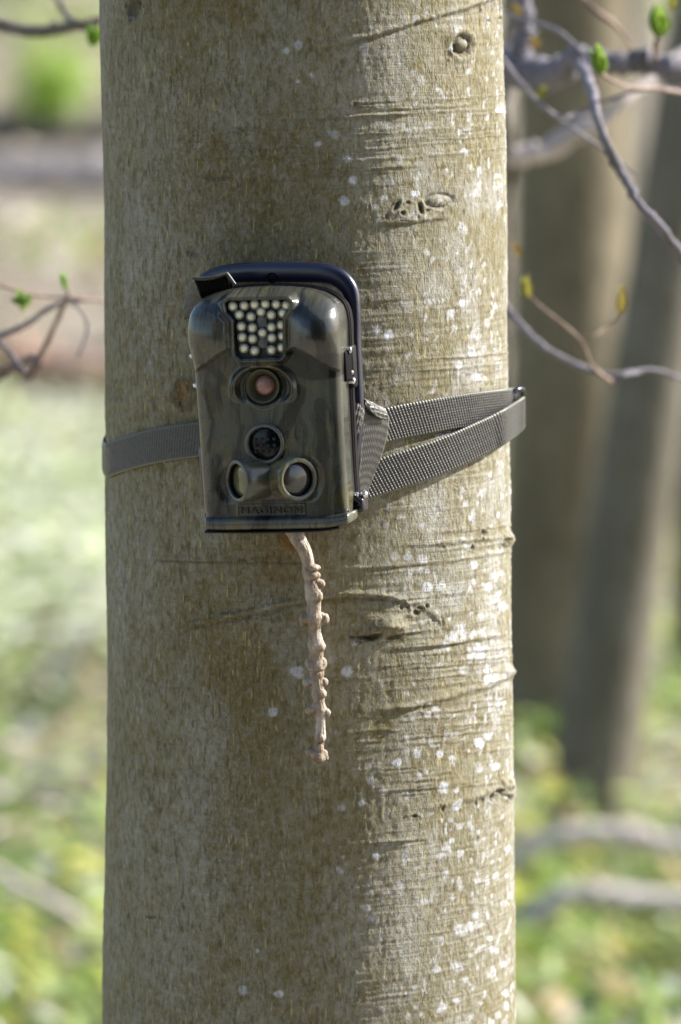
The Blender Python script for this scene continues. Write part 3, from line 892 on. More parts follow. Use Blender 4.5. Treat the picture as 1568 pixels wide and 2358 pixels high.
def build_cover():
    na, nr = 1150, 250
    th, rad = radius_fn(OUTL, CEN, na)
    rho = np.linspace(0.002, 1, nr) ** 0.9
    U = CEN[0] + rho[:, None] * rad[None] * np.cos(th)[None]
    W = CEN[1] + rho[:, None] * rad[None] * np.sin(th)[None]
    # distance to outline: outline normal approximated from its polyline
    ou = CEN[0] + rad * np.cos(th); ow = CEN[1] + rad * np.sin(th)
    tx = np.gradient(ou); tz = np.gradient(ow); ln = np.hypot(tx, tz); nx, nz = tz / ln, -tx / ln
    sub = slice(0, na, 4)
    ptsU, ptsW = U.ravel(), W.ravel()
    dist = np.full(ptsU.shape, 1e9)
    st = 6
    for k in range(0, na, st):
        k2 = (k + st) % na if k + st < na else 0
        ax_, az_ = ou[k], ow[k]; bx_, bz_ = ou[k2], ow[k2]
        if 0.5 * (az_ + bz_) < loc(640, 1170, 0)[2] and abs(bz_ - az_) < abs(bx_ - ax_): continue   # the foot edge stays square
        ex, ez = bx_ - ax_, bz_ - az_; wx, wz = ptsU - ax_, ptsW - az_
        t_ = np.clip((wx * ex + wz * ez) / (ex * ex + ez * ez), 0, 1)
        dist = np.minimum(dist, (wx - ex * t_) ** 2 + (wz - ez * t_) ** 2)
    dist = np.sqrt(dist)
    X, Y = px_of(ptsU, ptsW)
    h = face_height(X, Y, dist)
    v = np.stack([ptsU, -h, ptsW], -1)
    c = camo_bands(camo(X, Y), X, Y)
    # skirt going back
    last = v[-na:]; sk = []
    ck = c[-na:]
    for dd, s in ((0.0, 1.0), (0.003, 1.003), (0.010, 1.006), (0.0125, 1.0), (0.0125, 0.97)):
        q = last.copy(); q[:, 0] = CEN[0] + (last[:, 0] - CEN[0]) * s; q[:, 2] = CEN[1] + (last[:, 2] - CEN[1]) * s
        q[:, 1] = np.maximum(last[:, 1], 0.0055) * (1 - min(1, dd / 0.01)) + 0.0065 * min(1, dd / 0.01) + dd
        sk.append(q)
    v = np.vstack([v] + sk); c = np.vstack([c] + [ck] * 5)
    f = gridf(nr + 5, na, True, flip=True)
    o = mesh('front_cover', v, f, M_CAMO, tcam, colors=c)
    return th, rad
TH, RAD = build_cover()

def outline_solid(name, y0, y1, scale, mat, extra=0.0, rings=None):
    """closed body that follows the outline from depth y0 to y1"""
    sub = slice(0, len(TH), 5)
    th = TH[sub]; r = RAD[sub] * scale + extra
    prof = rings or [(0.0, -0.002), (0.0008, -0.0005), (0.0018, 0.0)]
    rows = []
    L = [(y0, -0.02)] + [(y0 + a, b) for a, b in prof] + [(y1 - a, b) for a, b in reversed(prof)] + [(y1, -0.02)]
    for y, dr in L:
        rr = r + dr
        rows.append(np.stack([CEN[0] + rr * np.cos(th), np.full_like(th, y), CEN[1] + rr * np.sin(th)], -1))
    v = np.vstack(rows)
    return mesh(name, v, gridf(len(L), len(th), True, flip=True), mat, tcam)

outline_solid('gasket', 0.0170, 0.0215, 0.99, M_RUBBER)
outline_solid('rear_housing', 0.0205, 0.0420, 0.985, M_HOUS)
outline_solid('flange', 0.0255, 0.0285, 1.0, M_HOUS, extra=0.0012)

# bottom cap of the front cover, a rounded lip in the same camouflage
def build_cap():
    nx, ns = 170, 26
    xs = np.linspace(467, 815, nx)
    rows = []; cols = []
    for i, X in enumerate(xs):
        top = interp(X, [(467, 1190), (640, 1189), (740, 1187), (790, 1182), (815, 1177)])
        bot = interp(X, [(467, 1208), (476, 1220), (500, 1222), (640, 1220), (760, 1217), (790, 1211), (806, 1204), (815, 1196)])
        a = loc(X, top, 0.0); b = loc(X, bot, 0.0)
        endf = 1 - 0.8 * (smooth(0.93, 1.0, abs(2 * i / (nx - 1) - 1)))
        zc_, hz = (a[2] + b[2]) / 2, (a[2] - b[2]) / 2
        for s in range(ns):
            t = 2 * math.pi * s / ns
            cy, sy = math.cos(t), math.sin(t)
            ey = np.sign(cy) * abs(cy) ** 0.45; ez = np.sign(sy) * abs(sy) ** 0.5
            depth = 0.0105 * endf + 0.001
            rows.append(((a[0] + b[0]) / 2, 0.0065 - ey * depth, zc_ + ez * hz))
    v = np.array(rows)
    v = np.vstack([v, v[:ns].mean(0), v[-ns:].mean(0)])
    f = [tuple(x) for x in gridf(nx, ns, True)]
    n = nx * ns
    for j in range(ns):
        f.append((n, (j + 1) % ns, j)); f.append((n + 1, (nx - 1) * ns + j, (nx - 1) * ns + (j + 1) % ns))
    X, Y = px_of(v[:, 0], v[:, 2])
    mesh('bottom_lip', v, f, M_CAMO, tcam, colors=camo_bands(camo(X, Y), X, Y) * 1.1)
build_cap()
# dark rubber foot line below the lip
pl = [loc(x, y, -0.004) for x, y in ((478, 1222), (560, 1223), (640, 1222), (740, 1219), (785, 1213))]
tube('gasket_edge', [q_ + [0, 0.002, 0] for q_ in pl], [0.010] * 3, M_RUBBER, tcam, 12, 40, ry=0.0011)

# LED board and LEDs
def flat_panel(name, poly, d, mat, thick=0.001):
    bm = bmesh.new()
    vs = [bm.verts.new(Vector(loc(x, y, d))) for x, y in poly]
    f = bm.faces.new(vs); r = bmesh.ops.extrude_face_region(bm, geom=[f])
    bmesh.ops.translate(bm, verts=[g for g in r['geom'] if isinstance(g, bmesh.types.BMVert)], vec=(0, thick, 0))
    bmesh.ops.recalc_face_normals(bm, faces=bm.faces)
    me = bpy.data.meshes.new(name); bm.to_mesh(me); bm.free()
    return link(name, me, mat, tcam)
flat_panel('led_board', [(x, y) for x, y in LEDPOLY], 0.0016, M_PANEL)
LEDS = [(460, 375), (542, 370), (617, 362), (695, 358), (775, 360), (848, 368), (505, 435), (590, 450), (663, 415), (738, 438), (822, 425), (521, 522), (600, 532), (740, 527), (812, 512),
        (674, 568), (527, 600), (602, 612), (742, 605), (820, 592), (540, 682), (617, 700), (740, 693), (815, 676)]
rc = 0.00275
led0 = None
for x, y in LEDS:
    p = loc(*c1(x, y), 0.0045)
    if led0 is None:
        prof = [(0.0, -0.003), (rc, -0.003), (rc, 0.0002), (rc * 0.93, 0.0008), (rc * 0.84, 0.0012), (rc * 0.78, 0.0010), (rc * .72, 0.0004), (0.0, 0.0002)]
        led0 = lathe('led', prof, M_LEDRIM, tcam, seg=24)
        r2 = rc * 0.74
        die0 = lathe('led_die', [(r2, 0.0), (r2 * 0.92, 0.0007), (r2 * 0.7, 0.0013), (r2 * 0.4, 0.0017), (0.0, 0.0018)], M_LEDDIE, led0, seg=18)
        led0.location = p
    else:
        a = led0.copy(); a.location = p; COL.objects.link(a)
        b = die0.copy(); b.parent = a; COL.objects.link(b)
for x, y in ((672, 490), (678, 640)):
    q = loc(*c1(x, y), 0.0023)
    bevel_box('light_pad', (0.0058, 0.0012, 0.0062), plain('grey_pad', (0.13, 0.135, 0.13), 0.3), tcam, None, 0.0006, 2, q)

# main lens
p = loc(605, 889, 0)
lathe('lens_cone', [(0.0094, 0.0005), (0.0090, 0.0012), (0.0080, -0.0010), (0.0066, -0.0030), (0.0058, -0.0046), (0.0, -0.0048)], M_CONE, tcam, c=p, seg=48)
lathe('lens', [(0.0056, -0.0046), (0.0054, -0.0026), (0.0040, -0.0014), (0.0020, -0.0008), (0.0, -0.0007)], M_LENS, tcam, c=p + np.array([0.0006, 0, 0]), seg=32)
# middle sensor window with a faint grid of LED reflections painted as dots on the glass
p = loc(611, 1021, 0)
win = lathe('sensor_window', [(0.0092, -0.0020), (0.0090, -0.0002), (0.0086, 0.0), (0.004, 0.0006), (0.0, 0.0008)], M_GLASS, tcam, c=p, seg=40)
dotm = plain('led_reflection_tone', (0.016, 0.018, 0.022), 0.35, spec=0.3)
for i in range(4):
    for j in range(3):
        q = p + np.array([(i - 1.5) * 0.0036, -0.0012, (j - 1.0) * 0.0034 - 0.0010])
        v, f = lathe_vf([(0.0011, 0.0), (0.0009, 0.0002), (0.0, 0.0003)], 8, c=q)
        mesh('led_reflection', v, f, dotm, win)
lathe('sensor_ring', [(0.0091, -0.003), (0.0091, 0.0028), (0.0096, 0.0034), (0.0106, 0.0032), (0.0112, 0.0022), (0.0114, -0.001)], M_HOUS if False else plain('olive_grey_plastic', (0.10, 0.10, 0.085), 0.35, coat=0.4), tcam, c=p, seg=56)

# two angled sensor barrels
def barrel(X, Y, d, ang, matwin, pale):
    a = R(ang)
    ax = Vector((math.sin(a), -math.cos(a), 0))
    c = Vector(loc(X, Y, d))
    ro, ri = 0.0120, 0.0092
    prof = [(ri, -0.006), (ri, -0.0015), (ri + 0.0002, -0.0003), (ri + 0.0006, 0.0), (ro - 0.0006, 0.0), (ro - 0.0001, -0.0006), (ro, -0.004), (ro * 0.98, -0.012), (ro * 0.94, -0.024)]
    v, f = lathe_vf(prof, 64, ax, c)
    XX, YY = px_of(v[:, 0], v[:, 2])
    col = camo(XX, YY) * pale
    o = mesh('sensor_barrel', v, f, M_CAMO, tcam, colors=col)
    lathe('inner_sleeve', [(ri * 0.97, -0.0050), (ri * 0.965, -0.0012), (ri * 1.02, -0.0010)], M_LATCH, o, ax=ax, c=c, seg=48)
    lathe('window', [(ri * 0.97, -0.0034), (ri * 0.9, -0.0030), (ri * 0.6, -0.0024), (0.0, -0.0021)], matwin, o, ax=ax, c=c, seg=40)
    return o
barrel(544, 1108, 0.0080, -45, M_OLIVEWIN, 1.1)
barrel(688, 1104, 0.0078, 42, M_SENSOR, 1.9)  # raised colour factor imitates sun catching this rim

# raised lettering
def lettering():
    cu = bpy.data.curves.new('lettering', 'FONT')
    cu.body = 'MAGINON'; cu.size = 1.0; cu.extrude = 0.02; cu.bevel_depth = 0.004; cu.space_character = 1.12
    tmp = bpy.data.objects.new('lettering_tmp', cu); COL.objects.link(tmp)
    dg = bpy.context.evaluated_depsgraph_get()
    me = bpy.data.meshes.new_from_object(tmp.evaluated_get(dg)); bpy.data.objects.remove(tmp)
    n = len(me.vertices); co = np.empty(n * 3, np.float32); me.vertices.foreach_get('co', co); co = co.reshape(-1, 3)
    a = loc(555, 1182, 0.0); b = loc(695, 1181, 0.0); t = loc(625, 1167, 0.0)
    x0, x1 = co[:, 0].min(), co[:, 0].max(); y0, y1 = co[:, 1].min(), co[:, 1].max()
    u = (co[:, 0] - x0) / (x1 - x0); vv = (co[:, 1] - y0) / (y1 - y0)
    out = np.zeros_like(co)
    base = a[None] + (b - a)[None] * u[:, None]
    out[:, 0] = base[:, 0]; out[:, 2] = base[:, 2] + vv * (t[2] - (a[2] + b[2]) / 2)
    out[:, 1] = -0.0006 - co[:, 2] * 0.03
    me.vertices.foreach_set('co', out.ravel()); me.update()
    me.name = 'lettering'
    link('lettering', me, plain('dark_raised_plastic', (0.045, 0.043, 0.032), 0.3, coat=0.3), tcam)
lettering()

# side catches with chrome pins, right side; and the two bright stubs on the left
for (X, Y, d, L) in ((797, 806, -0.018, 0.0065), (800, 877, -0.018, 0.009)):
    q = loc(X, Y, d)
    tube('catch_pin', [q - [L / 2, 0, 0], q - [L * .3, 0, 0], q + [L * .3, 0, 0], q + [L * .42, 0, 0], q + [L / 2, 0, 0]], [0.0012, 0.0016, 0.0019, 0.0021, 0.001], M_CHROME, tcam, 14)
for (X, Y) in ((444, 819), (452, 887)):
    q = loc(X, Y, -0.014)
    tube('stub_pin', [q + [0.003, 0, 0], q, q - [0.0014, 0, 0], q - [0.0019, 0, 0]], [0.0016, 0.0016, 0.0014, 0.0004], M_CHROME, tcam, 12)
q = loc(795, 842, -0.018)
latch = bevel_box('latch', (0.0046, 0.016, 0.0165), M_LATCH, tcam, None, 0.001, 3, q)
q = loc(800, 842, -0.016)
bevel_box('latch_bar', (0.0012, 0.0016, 0.0155), M_HOUS, latch, None, 0.0004, 2, q)
q = loc(810, 843, -0.030)
bevel_box('strap_lug', (0.0045, 0.010, 0.024), M_HOUS, tcam, None, 0.002, 4, q)
q = loc(808, 858, -0.024)
lathe('rivet', [(0.0016, 0), (0.0014, 0.0008), (0.0008, 0.0014), (0, 0.0016)], plain('brown_rivet', (0.30, 0.24, 0.25), 0.3, metal=0.4), tcam, c=q, seg=14)
# hinge barrel at the lower right
q = loc(823, 1162, -0.020)
hb = bevel_box('hinge_block', (0.0088, 0.0090, 0.0085), M_SCREW, tcam, None, 0.0022, 4, q)
lathe('screw_head', [(0.0028, 0.0), (0.0027, 0.0006), (0.0018, 0.0010), (0, 0.0010)], M_LATCH, hb, c=q + [0, -0.0045, 0], seg=16)
bevel_box('screw_slot', (0.0038, 0.0008, 0.0008), M_LATCH, hb, None, 0.0002, 1, q + [0, -0.0056, 0])
for X, Y, r in ((821, 1141, 0.0021), (838, 1138, 0.0025)):
    q = loc(X, Y, -0.020)
    v, f = lathe_vf([(0.0, -r), (r * .7, -r * .7), (r, 0), (r * .7, r * .7), (0, r)], 16, c=q)
    mesh('hinge_knob', v, f, M_CHROME, hb)
q = loc(835, 1158, -0.026)
bevel_box('hinge_leaf', (0.005, 0.008, 0.009), M_SCREW, tcam, None, 0.0015, 3, q)

# mounting bracket behind the housing
def bracket():
    D = -0.046
    pth = [(482, 1165), (474, 1000), (466, 850), (457, 740), (452, 688), (466, 654), (500, 636), (550, 628), (620, 626), (700, 627), (748, 630), (783, 642), (806, 668), (815, 710), (817, 780), (820, 860), (822, 930), (822, 1000), (818, 1060), (816, 1110), (820, 1150)]
    wd = [8, 9, 9, 10, 14, 18, 22, 23, 24, 24, 24, 23, 20, 16, 15, 16, 17, 13, 9, 8, 8]
    pts = [loc(x, y, D) for x, y in pth]
    n = 200
    p = catmull(pts, n)
    wv = np.interp(np.linspace(0, 1, n), np.linspace(0, 1, len(wd)), wd) * 2.36e-4
    t = np.gradient(p, axis=0); t /= np.linalg.norm(t, axis=1)[:, None]
    b = np.tile([0, 1.0, 0], (n, 1)); a = np.cross(t, b); a /= np.linalg.norm(a, axis=1)[:, None]
    seg = 20; th = np.linspace(0, 2 * np.pi, seg, endpoint=False)
    ca = np.sign(np.cos(th)) * np.abs(np.cos(th)) ** 0.8; sa = np.sign(np.sin(th)) * np.abs(np.sin(th)) ** 0.8
    v = p[:, None] + a[:, None] * (ca[None, :, None] * wv[:, None, None]) + b[:, None] * (sa[None, :, None] * 0.0042)
    v = v.reshape(-1, 3); f = [tuple(x) for x in gridf(n, seg, True)]
    f.append(tuple(range(seg))); f.append(tuple((n - 1) * seg + j for j in range(seg - 1, -1, -1)))
    br = mesh('mounting_bracket', v, f, M_BRKT, tcam)
    lathe('screw_hole', [(0.0030, -0.002), (0.0030, 0.0002), (0.0022, 0.0004), (0.0018, -0.001), (0, -0.001)], M_LATCH, br, c=loc(626, 640, D + 0.0043), seg=20)
    # foot that reaches back to the bark
    for X, Y in ((500, 800), (500, 1080), (700, 800), (700, 1080)):
        bevel_box('bracket_foot', (0.016, 0.022, 0.03), M_BRKT, br, None, 0.003, 2, loc(X, Y, D - 0.002))
bracket()

# ------------------------------------------------------------------ webbing strap
def weave(u, v, width, A=0.00028):
    """little grains of a coarse weave; u along, v across (metres)"""
    pu, pv = 0.00205, 0.00150
    row = np.floor(v / pv)
    ph = u / pu + v / 0.0075
    g = (0.5 + 0.5 * np.cos(2 * np.pi * ph)) ** 0.8 * (0.35 + 0.65 * np.abs(np.sin(np.pi * v / pv)) ** 0.7)
    jit = vnoise(u * 700, v * 700, 201) * 0.35 + 0.8
    return A * (g * jit * 2 - 0.8)

def ribbon(name, cen, nrm, wdir, width, mat, parent, du=0.00028, dv=0.00028, thick=0.0014, fine=True, A=0.00030, fray=0.0):
    """webbing along cen with outward normal nrm and width direction wdir (arrays of control rows)"""
    c0 = catmull(cen, 400); L = np.linalg.norm(np.diff(c0, axis=0), axis=1).sum()
    n = max(8, int(L / (du if fine else 0.004)))
    c = catmull(cen, n); nn = catmull(nrm, n); ww = catmull(wdir, n)
    nn /= np.linalg.norm(nn, axis=1)[:, None]; ww -= nn * (ww * nn).sum(1)[:, None]; ww /= np.linalg.norm(ww, axis=1)[:, None]
    wd = np.interp(np.linspace(0, 1, n), np.linspace(0, 1, len(width)), width)
    s = np.concatenate([[0], np.cumsum(np.linalg.norm(np.diff(c, axis=0), axis=1))])
    m = int(max(wd) / dv) if fine else 8
    vv = np.linspace(-0.5, 0.5, m)
    U = np.repeat(s[:, None], m, 1); V = vv[None] * wd[:, None]
    h = weave(U, V + 0.02, wd, A) if fine else 0 * U
    ed = 0.5 - np.abs(vv)[None] + 0 * U
    rim = (ed * wd[:, None])
    h = h - 0.0006 * np.exp(-(rim / 0.0005) ** 2)
    wob = 0.00022 * np.sin(U * 2 * np.pi / 0.00205) * (np.abs(vv)[None] > 0.49) * np.sign(vv)[None] if fine else 0 * U
    top = c[:, None] + ww[:, None] * (V + wob)[..., None] + nn[:, None] * (h + thick / 2)[..., None]
    bot = c[:, None] + ww[:, None] * V[..., None] - nn[:, None] * (thick / 2 + 0 * h)[..., None]
    allv = np.concatenate([top, bot[:, ::-1]], 1)
    k = allv.shape[1]
    v = allv.reshape(-1, 3)
    f = gridf(n, k, True)
    edge = np.concatenate([np.exp(-(rim / 0.0009) ** 2), 0 * rim], 1).ravel()
    o = mesh(name, v, f, mat, parent, attrs={'edge': edge})
    return o

strap = empty('webbing_strap', tuple(T(900, 980)[0]))
bpy.context.view_layer.update()
SI = strap.matrix_world.inverted()
tag(strap, 'grey woven webbing strap buckled round the trunk on both sides of the camera', 'strap')

def on_trunk(pts, off):
    """pts = photo centre line; offsets from the bark -> centres, normals, width dirs (strap-local)"""
    C_, N_ = [], []
    offs = np.interp(np.linspace(0, 1, len(pts)), np.linspace(0, 1, len(off)), off)
    for (X, Y), o_ in zip(pts, offs):
        p, t = T(X, Y, o_)
        C_.append(p); N_.append([math.sin(t), -math.cos(t), 0])
    return np.array(C_), np.array(N_)

def width_dirs(C_, N_):
    t = np.gradient(C_, axis=0); t /= np.linalg.norm(t, axis=1)[:, None]
    w_ = np.cross(N_, t)
    s = np.sign(w_[:, 2:3]); s[s == 0] = 1
    return w_ * s

OFF = np.array(strap.location)
def strap_piece(C_, N_, W_, width, fine=True, A=0.00025, name='webbing'):
    return ribbon(name, C_ - OFF, N_, W_, width, M_WEB, strap, fine=fine, A=A)

# left side, from behind the camera round to the silhouette and on round the back of the trunk
pts = [(520, 1000), (470, 1010), (445, 1013), (400, 1019), (350, 1028), (300, 1041), (262, 1054), (247, 1060)]
C_, N_ = on_trunk(pts, [0.0035, 0.0015, 0.0013, 0.0013])
th0 = math.atan2(C_[-1][0] + 0.02, -C_[-1][1])
extraC, extraN = [], []
z_end = P(1192, 930, 0.01)[2]
for k_, t_ in enumerate(np.linspace(R(-88), R(-250), 14)):
    z_ = C_[-1][2] + (z_end - C_[-1][2]) * (k_ + 1) / 14 - 0.002
    extraC.append(tp(t_, z_, 0.0013)); extraN.append([math.sin(t_), -math.cos(t_), 0])
W_ = width_dirs(C_, N_)
strap_piece(C_, N_, W_, [0.0196] * 2, A=0.00024)
bc = np.vstack([C_[-2:], extraC]); bn = np.vstack([N_[-2:], extraN])
strap_piece(bc, bn, width_dirs(bc, bn), [0.0194] * 2, fine=False, name='back_webbing')

# upper right run, from the knot to the ring
pts = [(868, 985), (890, 979), (930, 970), (1000, 957), (1060, 947), (1100, 941), (1140, 936), (1165, 933)]
C_, N_ = on_trunk(pts, [0.004, 0.002, 0.0013, 0.0013, 0.0013])
C2 = np.vstack([C_, P(1181, 931, 0.004), P(1190, 930, 0.020)]); N2 = np.vstack([N_, [[1, -0.15, 0]], [[1, 0.1, 0]]])
strap_piece(C2, N2, width_dirs(C2, N2), [0.0192] * 2)

# lower right run, lies over the upper one and folds back through the ring
pts = [(832, 1112), (860, 1103), (900, 1090), (950, 1074), (1000, 1057), (1050, 1037), (1100, 1014), (1135, 997), (1165, 980)]
C_, N_ = on_trunk(pts, [0.0045, 0.003, 0.003, 0.004, 0.006, 0.0085])
C2 = np.vstack([C_, P(1192, 962, -0.012), P(1204, 952, 0.004), P(1206, 946, 0.018), P(1200, 938, 0.027)])
N2 = np.vstack([N_, [[0.9, -0.45, 0]], [[1, -0.2, 0]], [[1, 0.25, 0]], [[0.6, 0.8, 0]]])
W2 = width_dirs(C2, N2); W2[-4:] = [0.0, 0, 1]
strap_piece(C2, N2, W2, [0.0206, 0.0206, 0.0206, 0.0202, 0.0190])

# vertical gathered piece between the bracket bar and the two runs
def patch(name, left, right, n, m, yl, yr, A=0.00016, pu=0.0016, pv=0.0011, bulge=0.001):
    Lc = catmull([P(X, Y, y) for (X, Y), y in zip(left, yl)], n); Rc = catmull([P(X, Y, y) for (X, Y), y in zip(right, yr)], n)
    s = np.linspace(0, 1, m)
    top = Lc[:, None] * (1 - s)[None, :, None] + Rc[:, None] * s[None, :, None]
    du = np.gradient(top, axis=1); dv = np.gradient(top, axis=0)
    nn = np.cross(du, dv); nn /= np.linalg.norm(nn, axis=2)[..., None] + 1e-12
    nn *= np.sign(-nn[..., 1:2])
    wdt = np.linalg.norm(Rc - Lc, axis=1)
    U = s[None] * wdt[:, None]; V = np.concatenate([[0], np.cumsum(np.linalg.norm(np.diff((Lc + Rc) / 2, axis=0), axis=1))])[:, None] + 0 * U
    V = V + 0.002 * np.sin(s * math.pi)[None]
    h = A * (np.cos(2 * np.pi * (U / pu + V / 0.009)) * (0.4 + 0.6 * np.abs(np.sin(np.pi * V / pv))) + 0.6 * np.cos(2 * np.pi * V / 0.0042)) + bulge * np.sin(np.pi * s)[None]
    a = top + nn * (h + 0.0007)[..., None]; b = top - nn * 0.0007
    allv = np.concatenate([a, b[:, ::-1]], 1)
    k = allv.shape[1]
    e = np.exp(-(np.minimum(U, wdt[:, None] - U) / 0.0007) ** 2)
    v = allv.reshape(-1, 3) - OFF
    return mesh(name, v, gridf(n, k, True), M_WEB, strap, attrs={'edge': np.concatenate([e, 0 * e], 1).ravel()})
patch('gathered_webbing', [(838, 922), (834, 960), (831, 1000), (828, 1050), (824, 1095), (821, 1140)], [(880, 938), (893, 962), (889, 1005), (874, 1055), (856, 1100), (842, 1140)], 240, 70,
      [-.136, -.136, -.136, -.135, -.134, -.133], [-.120, -.118, -.117, -.117, -.118, -.120])
patch('gathered_fold', [(836, 919), (850, 924), (866, 934), (880, 950)], [(838, 931), (856, 950), (872, 962), (892, 966)], 70, 30, [-.137, -.134, -.130, -.126], [-.139, -.136, -.131, -.124], A=0.00016, pu=0.002, pv=0.0016)
patch('bracket_loop', [(807, 926), (806, 950), (805, 975), (804, 996)], [(837, 934), (836, 960), (832, 985), (828, 1010)], 90, 40, [-.144, -.145, -.145, -.144], [-.139, -.140, -.140, -.139], A=0.00020, pu=0.0020, pv=0.0016, bulge=0.0015)
# loose end of the strap sticking up over the top left corner
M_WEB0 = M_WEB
M_WEB = plain('shadowed_inner_webbing', (0.006, 0.006, 0.006), 0.9, spec=0.1)  # near-black colour stands in for the shade inside the strap loop
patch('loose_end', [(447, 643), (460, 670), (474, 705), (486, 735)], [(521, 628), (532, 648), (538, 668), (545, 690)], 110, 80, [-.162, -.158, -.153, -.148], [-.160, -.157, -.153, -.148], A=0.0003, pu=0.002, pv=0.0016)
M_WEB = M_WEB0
for nm_, ps_ in (('loose_end_rim', [(443, 640, -.163), (462, 642, -.163), (485, 640, -.163), (508, 634, -.162), (522, 629, -.161)]), ('loose_end_rim', [(521, 628, -.161), (530, 641, -.161), (541, 655, -.161)])):
    tube(nm_, np.array([P(*q_) for q_ in ps_]) - OFF, [0.0009, 0.0011, 0.0012, 0.0010, 0.0009], M_WEB, strap, 8, 60)
patch('loose_end_side', [(441, 654), (432, 680), (426, 705), (424, 735)], [(450, 648), (458, 670), (468, 690), (470, 712)], 90, 40, [-.136, -.136, -.136, -.136], [-.160, -.158, -.154, -.148], A=0.0003, pu=0.002, pv=0.0016)

# metal ring on the right silhouette
def ringm():
    c = [P(1180, 905, -0.004), P(1192, 897, -0.002), P(1204, 900, 0.004), P(1203, 935, 0.014), P(1198, 970, 0.018), P(1186, 975, 0.010), P(1176, 965, 0.0), P(1174, 935, -0.006)]
    c = np.array(c + c[:2]); 
    tube('ring', c - OFF, [0.0016] * 2, plain('gunmetal_ring', (0.10, 0.10, 0.12), 0.22, metal=0.9), strap, 12, 90)
ringm()

# ------------------------------------------------------------------ shrubs with buds
def leafblade(L, W, curl=0.25, n=6):
    """pointed leaf along +Z with a fold; returns verts, faces"""
    v = []; f = []
    for i in range(n + 1):
        t = i / n
        wd = W * math.sin(math.pi * min(1, t * 0.93 + 0.07)) ** 0.8 * (1 - 0.25 * t)
        if i == n: wd = 0.0005
        y = curl * L * t * t
        v += [(-wd / 2, y - wd * 0.18, L * t), (0, y, L * t), (wd / 2, y - wd * 0.18, L * t)]
    for i in range(n):
        for k in range(2):
            a = i * 3 + k
            f.append((a, a + 1, a + 4, a + 3))
    return np.array(v), f

def bud(parent, p, tip, col, size_w, nblades=4, seed=0):
    """opening bud: several folded blades from p towards tip"""
    r_ = random.Random(seed)
    p = Vector(p); d = Vector(tip) - p; L = d.length
    q = d.to_track_quat('Z', 'Y')
    V, F, Cc = [], [], []
    for k in range(nblades):
        v, f = leafblade(L * r_.uniform(0.8, 1.0), size_w * r_.uniform(0.8, 1.1), r_.uniform(0.0, 0.16))
        a = 2 * math.pi * k / nblades + r_.uniform(-.3, .3)
        rot = Matrix.Rotation(a, 3, 'Z') @ Matrix.Rotation(r_.uniform(-0.12, 0.12), 3, 'X')
        n0 = len(V)
        c = [x * r_.uniform(0.8, 1.2) for x in col]
        for co in v:
            V.append(tuple(p + q @ (rot @ Vector(co)) + q @ (rot @ Vector((0, size_w * 0.12, 0))))); Cc.append(c)
        F += [tuple(i + n0 for i in ff) for ff in f]
    mesh('leaf_bud', V, F, M_LEAF, parent, colors=np.array(Cc))

def branch_obj(parent, pts, thick, mat, name='branch', seg=10):
    """pts: (X, Y, depth)"""
    W3 = [P(X, Y, y) for X, Y, y in pts]
    rad = [t * 0.5 * K * (pts[min(int(i * len(pts) / len(thick)), len(pts) - 1)][2] + 2.5) for i, t in enumerate(thick)]
    o0 = np.array(parent.location)
    return tube(name, np.array(W3) - o0, rad, mat, parent, seg, 12 * len(pts))

GREEN = (0.23, 0.35, 0.075); YEL = (0.42, 0.36, 0.08); ORG = (0.42, 0.22, 0.08)

def shrub(label, base_px, cat='shrub'):
    g = G(*base_px)
    return g

# right shrub: stands right of the frame, its boughs reach in towards the trunk
gx, gy = 1.0, 0.55
rs = empty('bare_shrub', (gx, gy, float(gz(gx, gy))))
tag(rs, 'grey-barked shrub right of the trunk with arching bare boughs and two bright green opening buds', 'shrub')
o0 = np.array(rs.location)
def wp(X, Y, y): return P(X, Y, y) - o0
tube('stem', [(0, 0, -0.1), (0.02, 0, 0.5), (-0.02, 0.02, 1.0), wp(1700, 190, 0.62)], [0.022, 0.018, 0.014, 0.010], M_GREYTW, rs, 10, 24)
tube('bough', [wp(1700, 190, .62), wp(1568, 168, .6), wp(1480, 160, .6), wp(1400, 160, .6), wp(1330, 158, .62), wp(1270, 178, .64), wp(1215, 172, .66), wp(1175, 160, .68), wp(1120, 150, .7)], [0.009, .0085, .0085, .0085, 0.0088, .0115, .0125, .0125, .011], M_GREYTW, rs, 12, 80)
tube('bough', [wp(1210, 172, .66), wp(1196, 140, .66), wp(1192, 90, .66), wp(1190, 20, .66), wp(1180, -120, .66)], [0.0095, .0080, 0.0075, 0.007, 0.006], M_GREYTW, rs, 12, 40)
tube('bough', [wp(1338, 150, .55), wp(1352, 190, .40), wp(1362, 240, .34), wp(1380, 310, .32), wp(1412, 395, .31), wp(1460, 475, .30), wp(1510, 530, .30), wp(1568, 595, .31), wp(1640, 660, .34)], [0.0042, .0036, .0032, .0030, 0.0032, .0031, .0031, .0032, .0034], M_GREYTW, rs, 12, 80)
tube('twig', [wp(1150, 130, .45), wp(1185, 175, .45), wp(1230, 228, .45), wp(1280, 268, .45), wp(1330, 262, .46), wp(1400, 232, .46), wp(1470, 205, .46), wp(1568, 200, .46)], [.0022, .002, .0018, .0016, .0014, .0013, .0012], M_GREYTW, rs, 8, 50)
tube('twig', [wp(1280, 268, .45), wp(1340, 310, .46), wp(1400, 350, .48), wp(1470, 410, .5)], [.0013, .001, .0008], M_GREYTW, rs, 8, 30)
tube('twig', [wp(1160, 30, .55), wp(1230, 50, .52), wp(1290, 75, .5), wp(1340, 120, .5), wp(1350, 150, .5)], [.0012, .0014, .0015, .0015], M_GREYTW, rs, 8, 30)
